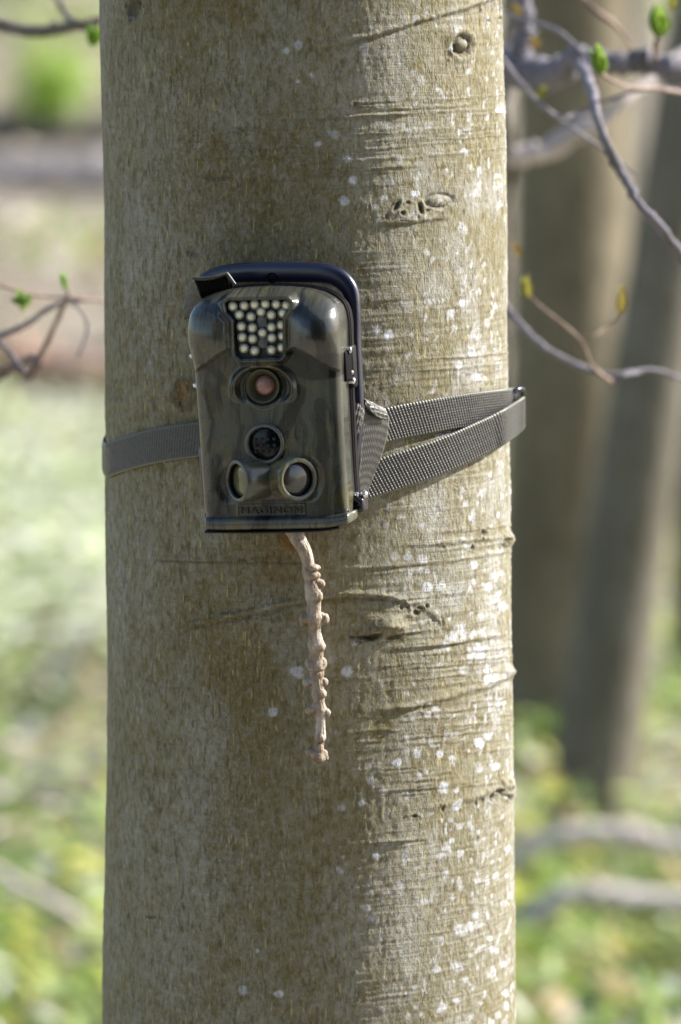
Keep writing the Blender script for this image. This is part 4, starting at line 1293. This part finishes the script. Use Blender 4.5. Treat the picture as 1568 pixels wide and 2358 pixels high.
tube('twig', [wp(1415, 190, .32), wp(1396, 178, .31), wp(1385, 168, .30), wp(1380, 160, .30)], [.0011, .0010, .0012, .0012], M_BROWNTW, rs, 8, 16)
tube('twig', [wp(1415, 190, .32), wp(1450, 200, .36), wp(1520, 205, .42), wp(1600, 215, .5)], [.0012, .0013, .0015, .002], M_BROWNTW, rs, 8, 24)
tube('twig', [wp(1512, 135, .5), wp(1508, 110, .46), wp(1514, 92, .44), wp(1518, 80, .44)], [.0018, .0018, .0015, .0013], M_BROWNTW, rs, 8, 16)
tube('twig', [wp(1300, -40, .6), wp(1345, 0, .6), wp(1380, 30, .6), wp(1420, 60, .62), wp(1460, 110, .65), wp(1500, 150, .66)], [.0016, .002, .0016, .0014], M_BROWNTW, rs, 8, 24)
bud(rs, wp(1384, 168, .30), wp(1374, 98, .29), GREEN, 0.0125, 6, 1)
bud(rs, wp(1518, 84, .44), wp(1514, 8, .44), GREEN, 0.0165, 6, 2)
bud(rs, wp(1240, 226, .52), wp(1256, 195, .5), YEL, 0.008, 4, 3)
bud(rs, wp(1545, 20, .6), wp(1552, -16, .6), YEL, 0.010, 4, 4)
bud(rs, wp(1196, 36, .6), wp(1180, 10, .6), ORG, 0.008, 4, 5)
bud(rs, wp(1236, 110, .62), wp(1222, 84, .62), ORG, 0.008, 4, 15)

# second right shrub: low thin boughs crossing at the height of the camera
g2x, g2y = 1.15, 0.75
r2 = empty('bare_shrub', (g2x, g2y, float(gz(g2x, g2y))))
tag(r2, 'thin-stemmed shrub right of the strap buckle with low crossing twigs and yellowish buds', 'shrub')
o0 = np.array(r2.location)
tube('stem', [(0, 0, -0.1), (-0.03, 0, 0.5), (-0.06, 0, 0.9), wp(1760, 900, .6)], [0.014, 0.010, 0.007, 0.005], M_GREYTW, r2, 10, 24)
tube('bough', [wp(1760, 900, .6), wp(1640, 885, .55), wp(1568, 872, .5), wp(1520, 858, .48), wp(1470, 858, .46), wp(1400, 868, .45), wp(1310, 838, .45), wp(1240, 795, .45), wp(1185, 735, .45), wp(1140, 680, .46)], [.004, .003, .0016, .0014, .0016, .0022, .0024, .0025, .0026, .0025], M_GREYTW, r2, 10, 80)
tube('twig', [wp(1410, 880, .44), wp(1390, 866, .43), wp(1362, 840, .42), wp(1340, 785, .41), wp(1300, 748, .40), wp(1250, 710, .40), wp(1222, 684, .40)], [.0018, .0016, .0013, .0012, .0011, .001, .0009], M_BROWNTW, r2, 8, 40)
tube('twig', [wp(1336, 780, .41), wp(1370, 770, .41), wp(1400, 750, .42), wp(1420, 732, .42), wp(1428, 715, .42)], [.0009, .0008, .0008], M_BROWNTW, r2, 8, 24)
tube('twig', [wp(1410, 880, .44), wp(1440, 862, .44), wp(1470, 858, .46)], [.0018, .0016, .0014], M_GREYTW, r2, 8, 16)
bud(r2, wp(1218, 684, .40), wp(1202, 630, .40), YEL, 0.009, 4, 6)
bud(r2, wp(1426, 722, .42), wp(1436, 645, .42), (0.40, 0.30, 0.10), 0.0085, 4, 7)
bud(r2, wp(1196, 590, .5), wp(1180, 555, .5), ORG, 0.006, 3, 8)

# pale blurred bough a little farther back
r3 = empty('bare_shrub', (0.95, 1.5, float(gz(0.95, 1.5))))
tag(r3, 'pale leafless bough seen blurred right of the trunk below the dark forked branch', 'shrub')
o0 = np.array(r3.location)
tube('stem', [(0, 0, -0.1), (0.03, 0, 0.6), (-0.05, 0, 1.1), wp(1700, 60, 1.3)], [0.016, 0.012, 0.009, 0.007], M_LOGP, r3, 10, 24)
tube('bough', [wp(1700, 60, 1.3), wp(1560, 130, 1.25), wp(1440, 215, 1.2), wp(1380, 258, 1.2), wp(1330, 285, 1.2), wp(1280, 322, 1.2), wp(1230, 350, 1.2), wp(1180, 362, 1.2), wp(1120, 366, 1.2)], [.004, .0035, .0035, .006, .009, .010, .0095, .010, .009], M_LOGP, r3, 10, 60)
tube('bough', [wp(1176, -60, 1.3), wp(1174, 120, 1.3), wp(1172, 290, 1.2), wp(1168, 420, 1.2), wp(1165, 640, 1.2), wp(1150, 900, 1.2)], [.008, .009, .008], M_LEANBARK, r3, 10, 50)

# left shrub
lx, ly = -0.75, 0.7
ls = empty('bare_shrub', (lx, ly, float(gz(lx, ly))))
tag(ls, 'small twiggy shrub left of the trunk with fresh green leaf tufts', 'shrub')
o0 = np.array(ls.location)
tube('stem', [(0, 0, -0.1), (0.04, 0, 0.6), (0.05, 0, 1.0), wp(-60, 905, .5), wp(65, 868, .45)], [0.012, 0.009, 0.006, 0.004, .0026], M_BROWNTW, ls, 10, 30)
tube('bough', [wp(62, 872, .45), wp(85, 835, .44), wp(112, 780, .44), wp(140, 720, .43), wp(152, 690, .42), wp(156, 668, .42)], [.0030, .0026, .0021, .0018, .0019, .0015], M_BROWNTW, ls, 10, 30)
tube('twig', [wp(-60, 640, .40), wp(0, 655, .40), wp(60, 672, .41), wp(110, 681, .42), wp(155, 684, .42), wp(200, 690, .43), wp(260, 694, .45)], [.0012, .0013, .0013, .0012, .0014, .0012], M_BROWNTW, ls, 8, 40)
tube('twig', [wp(-60, 790, .5), wp(0, 773, .5), wp(60, 748, .48), wp(110, 712, .46), wp(155, 696, .44), wp(210, 690, .44)], [.0018, .002, .0018, .0015, .0014], M_GREYTW, ls, 8, 40)
tube('twig', [wp(-40, 760, .48), wp(10, 800, .46), wp(40, 835, .45), wp(64, 868, .45)], [.0016, .0015, .0016], M_GREYTW, ls, 8, 24)
tube('twig', [wp(-50, 832, .45), wp(0, 847, .45), wp(62, 864, .45)], [.0015, .0014, .0016], M_BROWNTW, ls, 8, 24)
tube('twig', [wp(158, 696, .42), wp(185, 715, .43), wp(200, 750, .44), wp(192, 790, .45), wp(180, 820, .46)], [.0010, .0009, .0007], M_GREYTW, ls, 8, 24)
for k_, (a, b_) in enumerate([((150, 668), (143, 618)), ((52, 700), (22, 686)), ((52, 700), (44, 664)), ((56, 700), (74, 678)), ((50, 702), (60, 715))]):
    bud(ls, wp(*a, .40), wp(*b_, .40), (0.20, 0.36, 0.05), 0.0070, 3, 20 + k_)
tube('twig', [wp(54, 671, .41), wp(52, 690, .40), wp(52, 704, .40)], [.0007, .0007], M_BROWNTW, ls, 6, 8)

# upper left bough
lf2 = empty('bare_shrub', (-1.0, 1.1, float(gz(-1.0, 1.1))))
tag(lf2, 'grey leafless bough crossing the upper left corner left of the trunk', 'shrub')
o0 = np.array(lf2.location)
tube('stem', [(0, 0, -0.1), (-0.02, 0, 0.7), (0.05, 0, 1.2), wp(-160, 20, .7)], [0.018, 0.014, 0.010, 0.0062], M_LEANBARK, lf2, 10, 24)
tube('bough', [wp(-160, 20, .7), wp(0, 58, .66), wp(60, 70, .64), wp(120, 68, .62), wp(180, 52, .60), wp(240, 38, .6), wp(320, 20, .6)], [.0055, .0048, .0045, .0044, .0042, .004, .0035], M_LEANBARK, lf2, 12, 50)
tube('twig', [wp(110, -60, .7), wp(135, 0, .7), wp(165, 45, .66), wp(180, 52, .62)], [.002, .0025, .0025], M_LEANBARK, lf2, 8, 20)
for a, b_ in [((216, 108), (206, 52)), ((220, 100), (232, 60))]:
    bud(lf2, wp(*a, .5), wp(*b_, .5), (0.22, 0.42, 0.05), 0.0085, 4, int(a[0]))
tube('twig', [wp(218, 105, .5), wp(228, 70, .52), wp(236, 40, .6)], [.0009, .0009], M_BROWNTW, lf2, 6, 8)

# ------------------------------------------------------------------ background trees
def tree(label, base, top, r0, r1, mat, seedk, lean_pts=None, group=None, crown=True):
    t = empty('tree', tuple(base)); r_ = random.Random(seedk)
    tag(t, label, 'tree', group)
    b = Vector(base); tp_ = Vector(top)
    pts = []; rad = []
    for k in range(9):
        f = k / 8
        q = b.lerp(tp_, f) - b
        q += Vector((math.sin(f * 5 + seedk), math.cos(f * 4 + seedk), 0)) * 0.35 * r0 * (1 if k else 0)
        pts.append(tuple(q)); rad.append(r0 + (r1 - r0) * f + (r0 * 0.45 if k == 0 else 0))
    pts[0] = (0, 0, -0.15)
    pts.insert(1, tuple(Vector(pts[1]) * 0.07)); rad.insert(1, r0 * 1.08)
    tube('trunk', pts, rad, mat, t, 16, 40)
    for k in range(5):
        f = 0.45 + 0.11 * k
        q = b.lerp(tp_, f) - b; a = r_.uniform(0, 6.28); L = r_.uniform(1.0, 2.4)
        d = Vector((math.cos(a), math.sin(a), 0.55))
        q = tuple(q)
        tube('limb', [q, tuple(Vector(q) + d * L * 0.4 + Vector((0, 0, .05))), tuple(Vector(q) + d * L * 0.75 + Vector((0, 0, .2 * L))), tuple(Vector(q) + d * L + Vector((0, 0, .5 * L)))], [r0 * 0.3, r0 * 0.2, r0 * 0.1, 0.004], mat, t, 7, 10)
    return t

def tree_px(label, base_px, X2, Y2, wpx0, mat, seedk, h=9.0, taper=0.55, dy=0.0):
    """tree whose foot shows at base_px and whose axis passes (X2,Y2) at the same depth"""
    g = G(*base_px); g[2] = float(gz(g[0], g[1]))
    q = P(X2, Y2, g[1] + dy)
    d = (q - g); top = g + d * (h / d[2])
    r = 0.5 * wpx0 * K * (g[1] + 2.5)
    return tree(label, g, top, r, r * taper, mat, seedk)

TA = tree_px('thick tan beech trunk just right of the strapped trunk, sunlit down its right side', (1272, 1745), 1290, 400, 275, M_BEECH, 2, 10, 0.7)
TB = tree_px('dark leaning trunk at right whose foot shows in the green ground cover', (1342, 1985), 1528, 800, 190, M_LEANBARK, 5, 9, 0.75)
TC = tree_px('pale sunlit trunk at the far right edge behind the dark leaning trunk', (1640, 1590), 1625, 800, 175, M_BEECH, 8, 11, 0.6)

# farther trees, each at its own place
spots = [(-2.72, 33, .30, 'slim bare tree farthest up the slope at the upper left corner'),
         (1.6, 31, .20, 'pale bare tree far up the slope just behind the thick tan beech'),
         (2.9, 36, .22, 'grey bare tree farthest up the slope at the upper right corner'),
         (1.02, 14.2, .11, 'slender tree standing between the thick tan beech and the dark leaning trunk'),
         (-1.95, 17.5, .16, 'bare tree just outside the left edge beyond the reddish brown log'),
         (2.5, 20.5, .20, 'bare tree just outside the right edge beyond the pale sunlit trunk'),
         (-0.35, 19.5, .14, 'bare tree on the slope hidden behind the strapped beech'),
         (-4.6, 20, .2, 'stout bare tree well outside the left edge on the slope'),
         (-3.2, 11.0, .13, 'thin bare tree well outside the left edge near the ground cover'),
         (4.4, 15.0, .18, 'stout bare tree well outside the right edge on the slope'),
         (0.3, 30, .2, 'tall bare tree high on the slope hidden behind the trail camera')]
for k_, (x, y, r_, lb) in enumerate(spots):
    z_ = float(gz(x, y)); lean = (math.sin(k_ * 2.3) * 0.5, math.cos(k_ * 1.7) * 0.4)
    tree(lb, (x, y, z_), (x + lean[0], y + lean[1], z_ + 9.5 + (k_ % 3)), r_, r_ * 0.5, M_BEECH if k_ % 3 else M_DARKBARK, k_ + 30, group='bare trees far back on the slope')

# ------------------------------------------------------------------ logs and fallen branches
def log(label, pts, thick, mat, name='fallen_log', cat='log'):
    """pts photo px + lift above ground; thickness in px at that distance"""
    W3 = []; rad = []
    for i, (X, Y, y) in enumerate(pts):
        p = P(X, Y, y); W3.append(p); rad.append(0.5 * thick[i] * K * (y + 2.5))
    W3 = np.array(W3); o = W3[len(W3) // 2].copy()
    t = tube(name, W3 - o, rad, mat, None, 14, 50); t.location = o
    tag(t, label, cat)
    return t
def Gy(X, Y): return float(G(X, Y)[1])
y_ = Gy(120, 905)
log('reddish brown fallen log on the forest floor left of the trunk', [(-420, 800, y_), (-100, 835, y_), (60, 845, y_), (200, 858, y_), (420, 868, y_), (620, 880, y_)], [120, 125, 125, 125, 118, 100], M_LOGR)
y_ = Gy(120, 446)
log('pale pinkish fallen trunk lying higher up the slope at left', [(-500, 420, y_), (-100, 408, y_), (60, 400, y_), (200, 398, y_), (420, 392, y_), (700, 385, y_)], [80, 88, 88, 90, 84, 70], M_LOGP)
y_ = Gy(120, 330)
log('dark fallen trunk highest up the slope at left', [(-400, 300, y_), (0, 305, y_), (200, 318, y_), (420, 322, y_)], [80, 90, 90, 84], M_DARKBARK)
y_ = Gy(1380, 2060) - 0.9
log('pale fallen branch arching over the leaves at lower right, the nearer one', [(1060, 2190, y_), (1150, 2140, y_), (1215, 2108, y_), (1270, 2066, y_), (1330, 2046, y_), (1430, 2048, y_), (1568, 2066, y_), (1720, 2080, y_), (1850, 2130, y_)], [44, 56, 60, 62, 60, 56, 58, 56, 40], M_LOGP, 'fallen_branch', 'branch')
y_ = Gy(1380, 1950) - 1.25
log('grey fallen branch lying at the foot of the dark leaning trunk', [(1050, 2020, y_), (1160, 1985, y_), (1230, 1945, y_), (1300, 1915, y_), (1380, 1905, y_), (1460, 1918, y_), (1568, 1945, y_), (1700, 1960, y_)], [34, 44, 48, 50, 52, 50, 48, 36], M_LOGP, 'fallen_branch', 'branch')
y_ = Gy(120, 2110) - 0.8
log('thin grey fallen branch slanting across the leaves at lower left', [(-150, 1940, y_), (0, 2015, y_), (80, 2060, y_), (160, 2110, y_), (260, 2170, y_), (380, 2230, y_)], [22, 24, 26, 26, 26, 22], M_LOGP, 'fallen_branch', 'branch')
y_ = Gy(190, 1960) - 0.9
log('thin curved stick lying left of the trunk above the slanting branch', [(60, 1820, y_), (150, 1850, y_), (200, 1905, y_), (232, 1980, y_), (246, 2060, y_)], [16, 18, 18, 16, 12], M_GREYTW, 'fallen_branch', 'branch')

# ------------------------------------------------------------------ ground cover and leaf litter
def scatter(name, n, xr, yr, size, lift, tiltr, palette, mat, seed, wfun=None, label=None):
    g = np.random.default_rng(seed)
    x = g.uniform(*xr, n * 3); y = g.uniform(*yr, n * 3)
    if wfun is not None:
        keep = g.random(n * 3) < wfun(x, y); x = x[keep]; y = y[keep]
    x = x[:n]; y = y[:n]; n = len(x)
    z = gz(x, y) + g.uniform(*lift, n) * (0.6 + 0.8 * vnoise(x * 1.3 + 50, y * 1.3 + 50, 301))
    L = g.uniform(*size, n); W = L * g.uniform(0.45, 0.75, n)
    az = g.uniform(0, 2 * np.pi, n); tl = g.uniform(*tiltr, n)
    dx = np.stack([np.cos(az) * np.cos(tl), np.sin(az) * np.cos(tl), np.sin(tl)], -1)
    sx = np.stack([-np.sin(az), np.cos(az), g.normal(0, 0.25, n)], -1); sx /= np.linalg.norm(sx, axis=1)[:, None]
    nn = np.cross(dx, sx)
    c = np.stack([x, y, z], -1)
    tmpl = [(-.5, 0, 0), (-.15, -.42, .10), (.22, -.36, .10), (.5, 0, -.04), (.22, .36, .10), (-.15, .42, .10)]
    V = np.stack([c + dx * (a * L)[:, None] + sx * (b * W)[:, None] + nn * (h_ * W)[:, None] for a, b, h_ in tmpl], 1)
    idx = np.arange(n)[:, None] * 6
    F = np.concatenate([idx + np.array([[0, 1, 2, 3]]), idx + np.array([[0, 3, 4, 5]])], 0)
    pal = np.array(palette)[:, :3]; wgt = np.array(palette)[:, 3]; wgt = wgt / wgt.sum()
    patchy = vnoise(x * 2.2 + 9, y * 2.2 + 9, 311)
    k = np.searchsorted(np.cumsum(wgt), np.clip(0.75 * g.random(n) + 0.25 * patchy, 0, 0.9999))
    col = pal[k] * g.uniform(0.75, 1.25, (n, 1))
    o = mesh(name, V.reshape(-1, 3), F, mat, None, sm=False, colors=np.repeat(col, 6, 0))
    tag(o, label, name.replace('_', ' '), kind='stuff')
    return o

def near_w(x, y):
    d = np.hypot(x, y)
    clump = smooth(0.36, 0.6, fbm(x * 0.7 + 30, y * 0.7 + 30, 321, 3))
    half = np.abs(x) < 0.33 * (y + 4.5)
    return (0.30 + 0.70 * clump) * (d > 0.4) * np.where(half, 1.0, 0.12)

FRESH = [(0.38, 0.50, 0.17, 2.6), (0.24, 0.36, 0.10, 2.6), (0.50, 0.36, 0.20, 1.0), (0.54, 0.62, 0.30, 3), (0.60, 0.60, 0.16, 1.6), (0.10, 0.17, 0.07, 1.3), (0.80, 0.80, 0.74, 2.6), (0.64, 0.58, 0.38, 0.8)]
DEAD = [(0.56, 0.46, 0.35, 3), (0.66, 0.56, 0.47, 3), (0.34, 0.25, 0.18, 1.3), (0.78, 0.71, 0.66, 2.5), (0.46, 0.26, 0.12, 0.5)]
scatter('leaf_litter', 45000, (-6, 6), (-3, 30), (0.05, 0.10), (0.0, 0.03), (-0.4, 0.4), DEAD, M_LITTER, 401, lambda x, y: np.where(np.abs(x) < 0.33 * (y + 4.5), 1.0, 0.15), 'dry brown beech leaves strewn over the forest floor')
scatter('ground_cover', 52000, (-5, 5), (0.5, 12.0), (0.035, 0.085), (0.02, 0.16), (-0.5, 0.9), FRESH, M_LEAF, 402, near_w, 'pale green spring leaves and white blossoms covering the forest floor')
scatter('blossom_carpet', 14000, (-3.2, -0.2), (7.2, 11.8), (0.04, 0.075), (0.06, 0.2), (-0.3, 0.5), [(0.80, 0.82, 0.68, 3), (0.62, 0.70, 0.42, 2), (0.84, 0.82, 0.78, 2)], M_PETAL, 404, None, 'drift of whitish blossoms and pale leaves on the ground left of the trunk')
scatter('undergrowth', 12000, (-8, 8), (12.0, 34), (0.07, 0.16), (0.02, 0.22), (-0.4, 0.9), FRESH, M_LEAF, 403, lambda x, y: 0.5 * smooth(0.46, 0.66, fbm(x * 0.4 + 30, y * 0.4 + 10, 331, 3)) * (np.abs(y - 13.9) > 1.3) * (np.abs(y - 19) > 2.0) * np.where(np.abs(x) < 0.33 * (y + 4.5), 1.0, 0.15), 'sparse green undergrowth farther up the wooded slope')

# young leafy sapling at the upper left
def sapling(X, Y, Ybase, rx, rz, n, label, seed, col=((0.34, 0.56, 0.06), (0.50, 0.68, 0.12))):
    g = G(X, Ybase); base = np.array([g[0], g[1], float(gz(g[0], g[1]))])
    t = empty('sapling', tuple(base)); tag(t, label, 'sapling')
    c = P(X, Y, g[1]) - base
    q = np.random.default_rng(seed)
    tube('stem', [(0, 0, -.05), tuple(c * 0.5 + [0.02, 0, 0]), tuple(c)], [0.012, 0.008, 0.003], M_BROWNTW, t, 8, 12)
    kk = K * (g[1] + 2.5)
    d = q.normal(0, 1, (n, 3)); d /= np.linalg.norm(d, axis=1)[:, None]
    rr = q.random((n, 1)) ** 0.5
    pos = c + d * rr * np.array([rx * kk, rx * kk * 0.8, rz * kk])
    L = q.uniform(0.05, 0.09, n); az = q.uniform(0, 6.28, n); tl = q.uniform(-0.9, 0.5, n)
    dx = np.stack([np.cos(az) * np.cos(tl), np.sin(az) * np.cos(tl), np.sin(tl)], -1)
    sx = np.stack([-np.sin(az), np.cos(az), 0 * az], -1)
    V = np.stack([pos - dx * L[:, None] * .5, pos + sx * L[:, None] * .3, pos + dx * L[:, None] * .5, pos - sx * L[:, None] * .3], 1).reshape(-1, 3)
    F = (np.arange(n)[:, None] * 4 + np.array([[0, 1, 2, 3]]))
    cc = np.array(col)[q.integers(0, 2, n)] * q.uniform(.8, 1.2, (n, 1))
    mesh('foliage', V, F, M_LEAF, t, sm=False, colors=np.repeat(cc, 4, 0))
sapling(110, 200, 330, 105, 110, 800, 'leafy sapling glowing bright green at the upper left behind the bough', 501)
sapling(-260, 420, 760, 130, 160, 500, 'leafy sapling outside the left edge of the picture behind the logs', 502)
sapling(1250, 1700, 1790, 60, 55, 160, 'low dull green seedling between the strapped trunk and the dark leaning trunk', 503, ((0.14, 0.24, 0.07), (0.22, 0.32, 0.12)))


# ------------------------------------------------------------------ young spruces added out of view, blocking front sky to darken the trunk
def spruce(x, y, H, W, label, seed):
    z0 = float(gz(x, y)); t = empty('sky_block_spruce', (x, y, z0)); tag(t, label, 'tree', 'added young spruces out of view that block the front sky')
    q = np.random.default_rng(seed)
    tube('trunk', [(0, 0, -0.1), (0.02, 0, H * .5), (0, 0, H)], [0.10, 0.06, 0.01], M_DARKBARK, t, 8, 10)
    n = 5200
    h_ = 1 - np.sqrt(q.random(n)); zz = 0.15 + h_ * (H - 0.15)
    rmax = W * (1 - h_) ** 0.85 * (0.8 + 0.2 * np.sin(zz * 14))
    a = q.uniform(0, 2 * np.pi, n); r_ = rmax * q.random(n) ** 0.45
    pos = np.stack([r_ * np.cos(a), r_ * np.sin(a), zz - 0.18 * r_], -1)
    L = q.uniform(0.14, 0.30, n)
    dx = np.stack([np.cos(a), np.sin(a), -0.25 + q.normal(0, .25, n)], -1); dx /= np.linalg.norm(dx, axis=1)[:, None]
    sx = np.stack([-np.sin(a), np.cos(a), q.normal(0, .4, n)], -1)
    V = np.stack([pos - dx * L[:, None] * .5, pos + sx * L[:, None] * .28, pos + dx * L[:, None] * .5, pos - sx * L[:, None] * .28], 1).reshape(-1, 3)
    F = (np.arange(n)[:, None] * 4 + np.array([[0, 1, 2, 3]]))
    cc = np.array([[0.045, 0.075, 0.03]]) * q.uniform(.6, 1.4, (n, 1))
    mesh('foliage', V, F, M_LITTER, t, sm=False, colors=np.repeat(cc, 4, 0))
for k_, (x, y, H, W, lb) in enumerate([(-1.9, -6.6, 6.5, 1.3, 'added sky-blocking young spruce at the left end of the front row behind the viewer'), (-0.2, -5.6, 7.2, 1.35, 'added sky-blocking young spruce directly behind the viewer'), (1.6, -5.4, 6.8, 1.3, 'added sky-blocking young spruce right of the one directly behind the viewer'),
                                     (3.3, -5.0, 7.5, 1.5, 'added sky-blocking broad young spruce at the right end of the front row behind the viewer'), (5.0, -6.4, 8.0, 1.6, 'added sky-blocking tall spruce behind the gap at the far right behind the viewer'), (0.8, -7.8, 9.0, 1.7, 'added sky-blocking spruce in the middle of the back row behind the viewer'),
                                     (-1.6, -8.6, 8.6, 1.6, 'added sky-blocking spruce at the left end of the back row'), (3.0, -8.2, 9.4, 1.7, 'added sky-blocking spruce at the right of the back row')]):
    spruce(x, y, H, W, lb, 700 + k_)

bpy.context.view_layer.update()
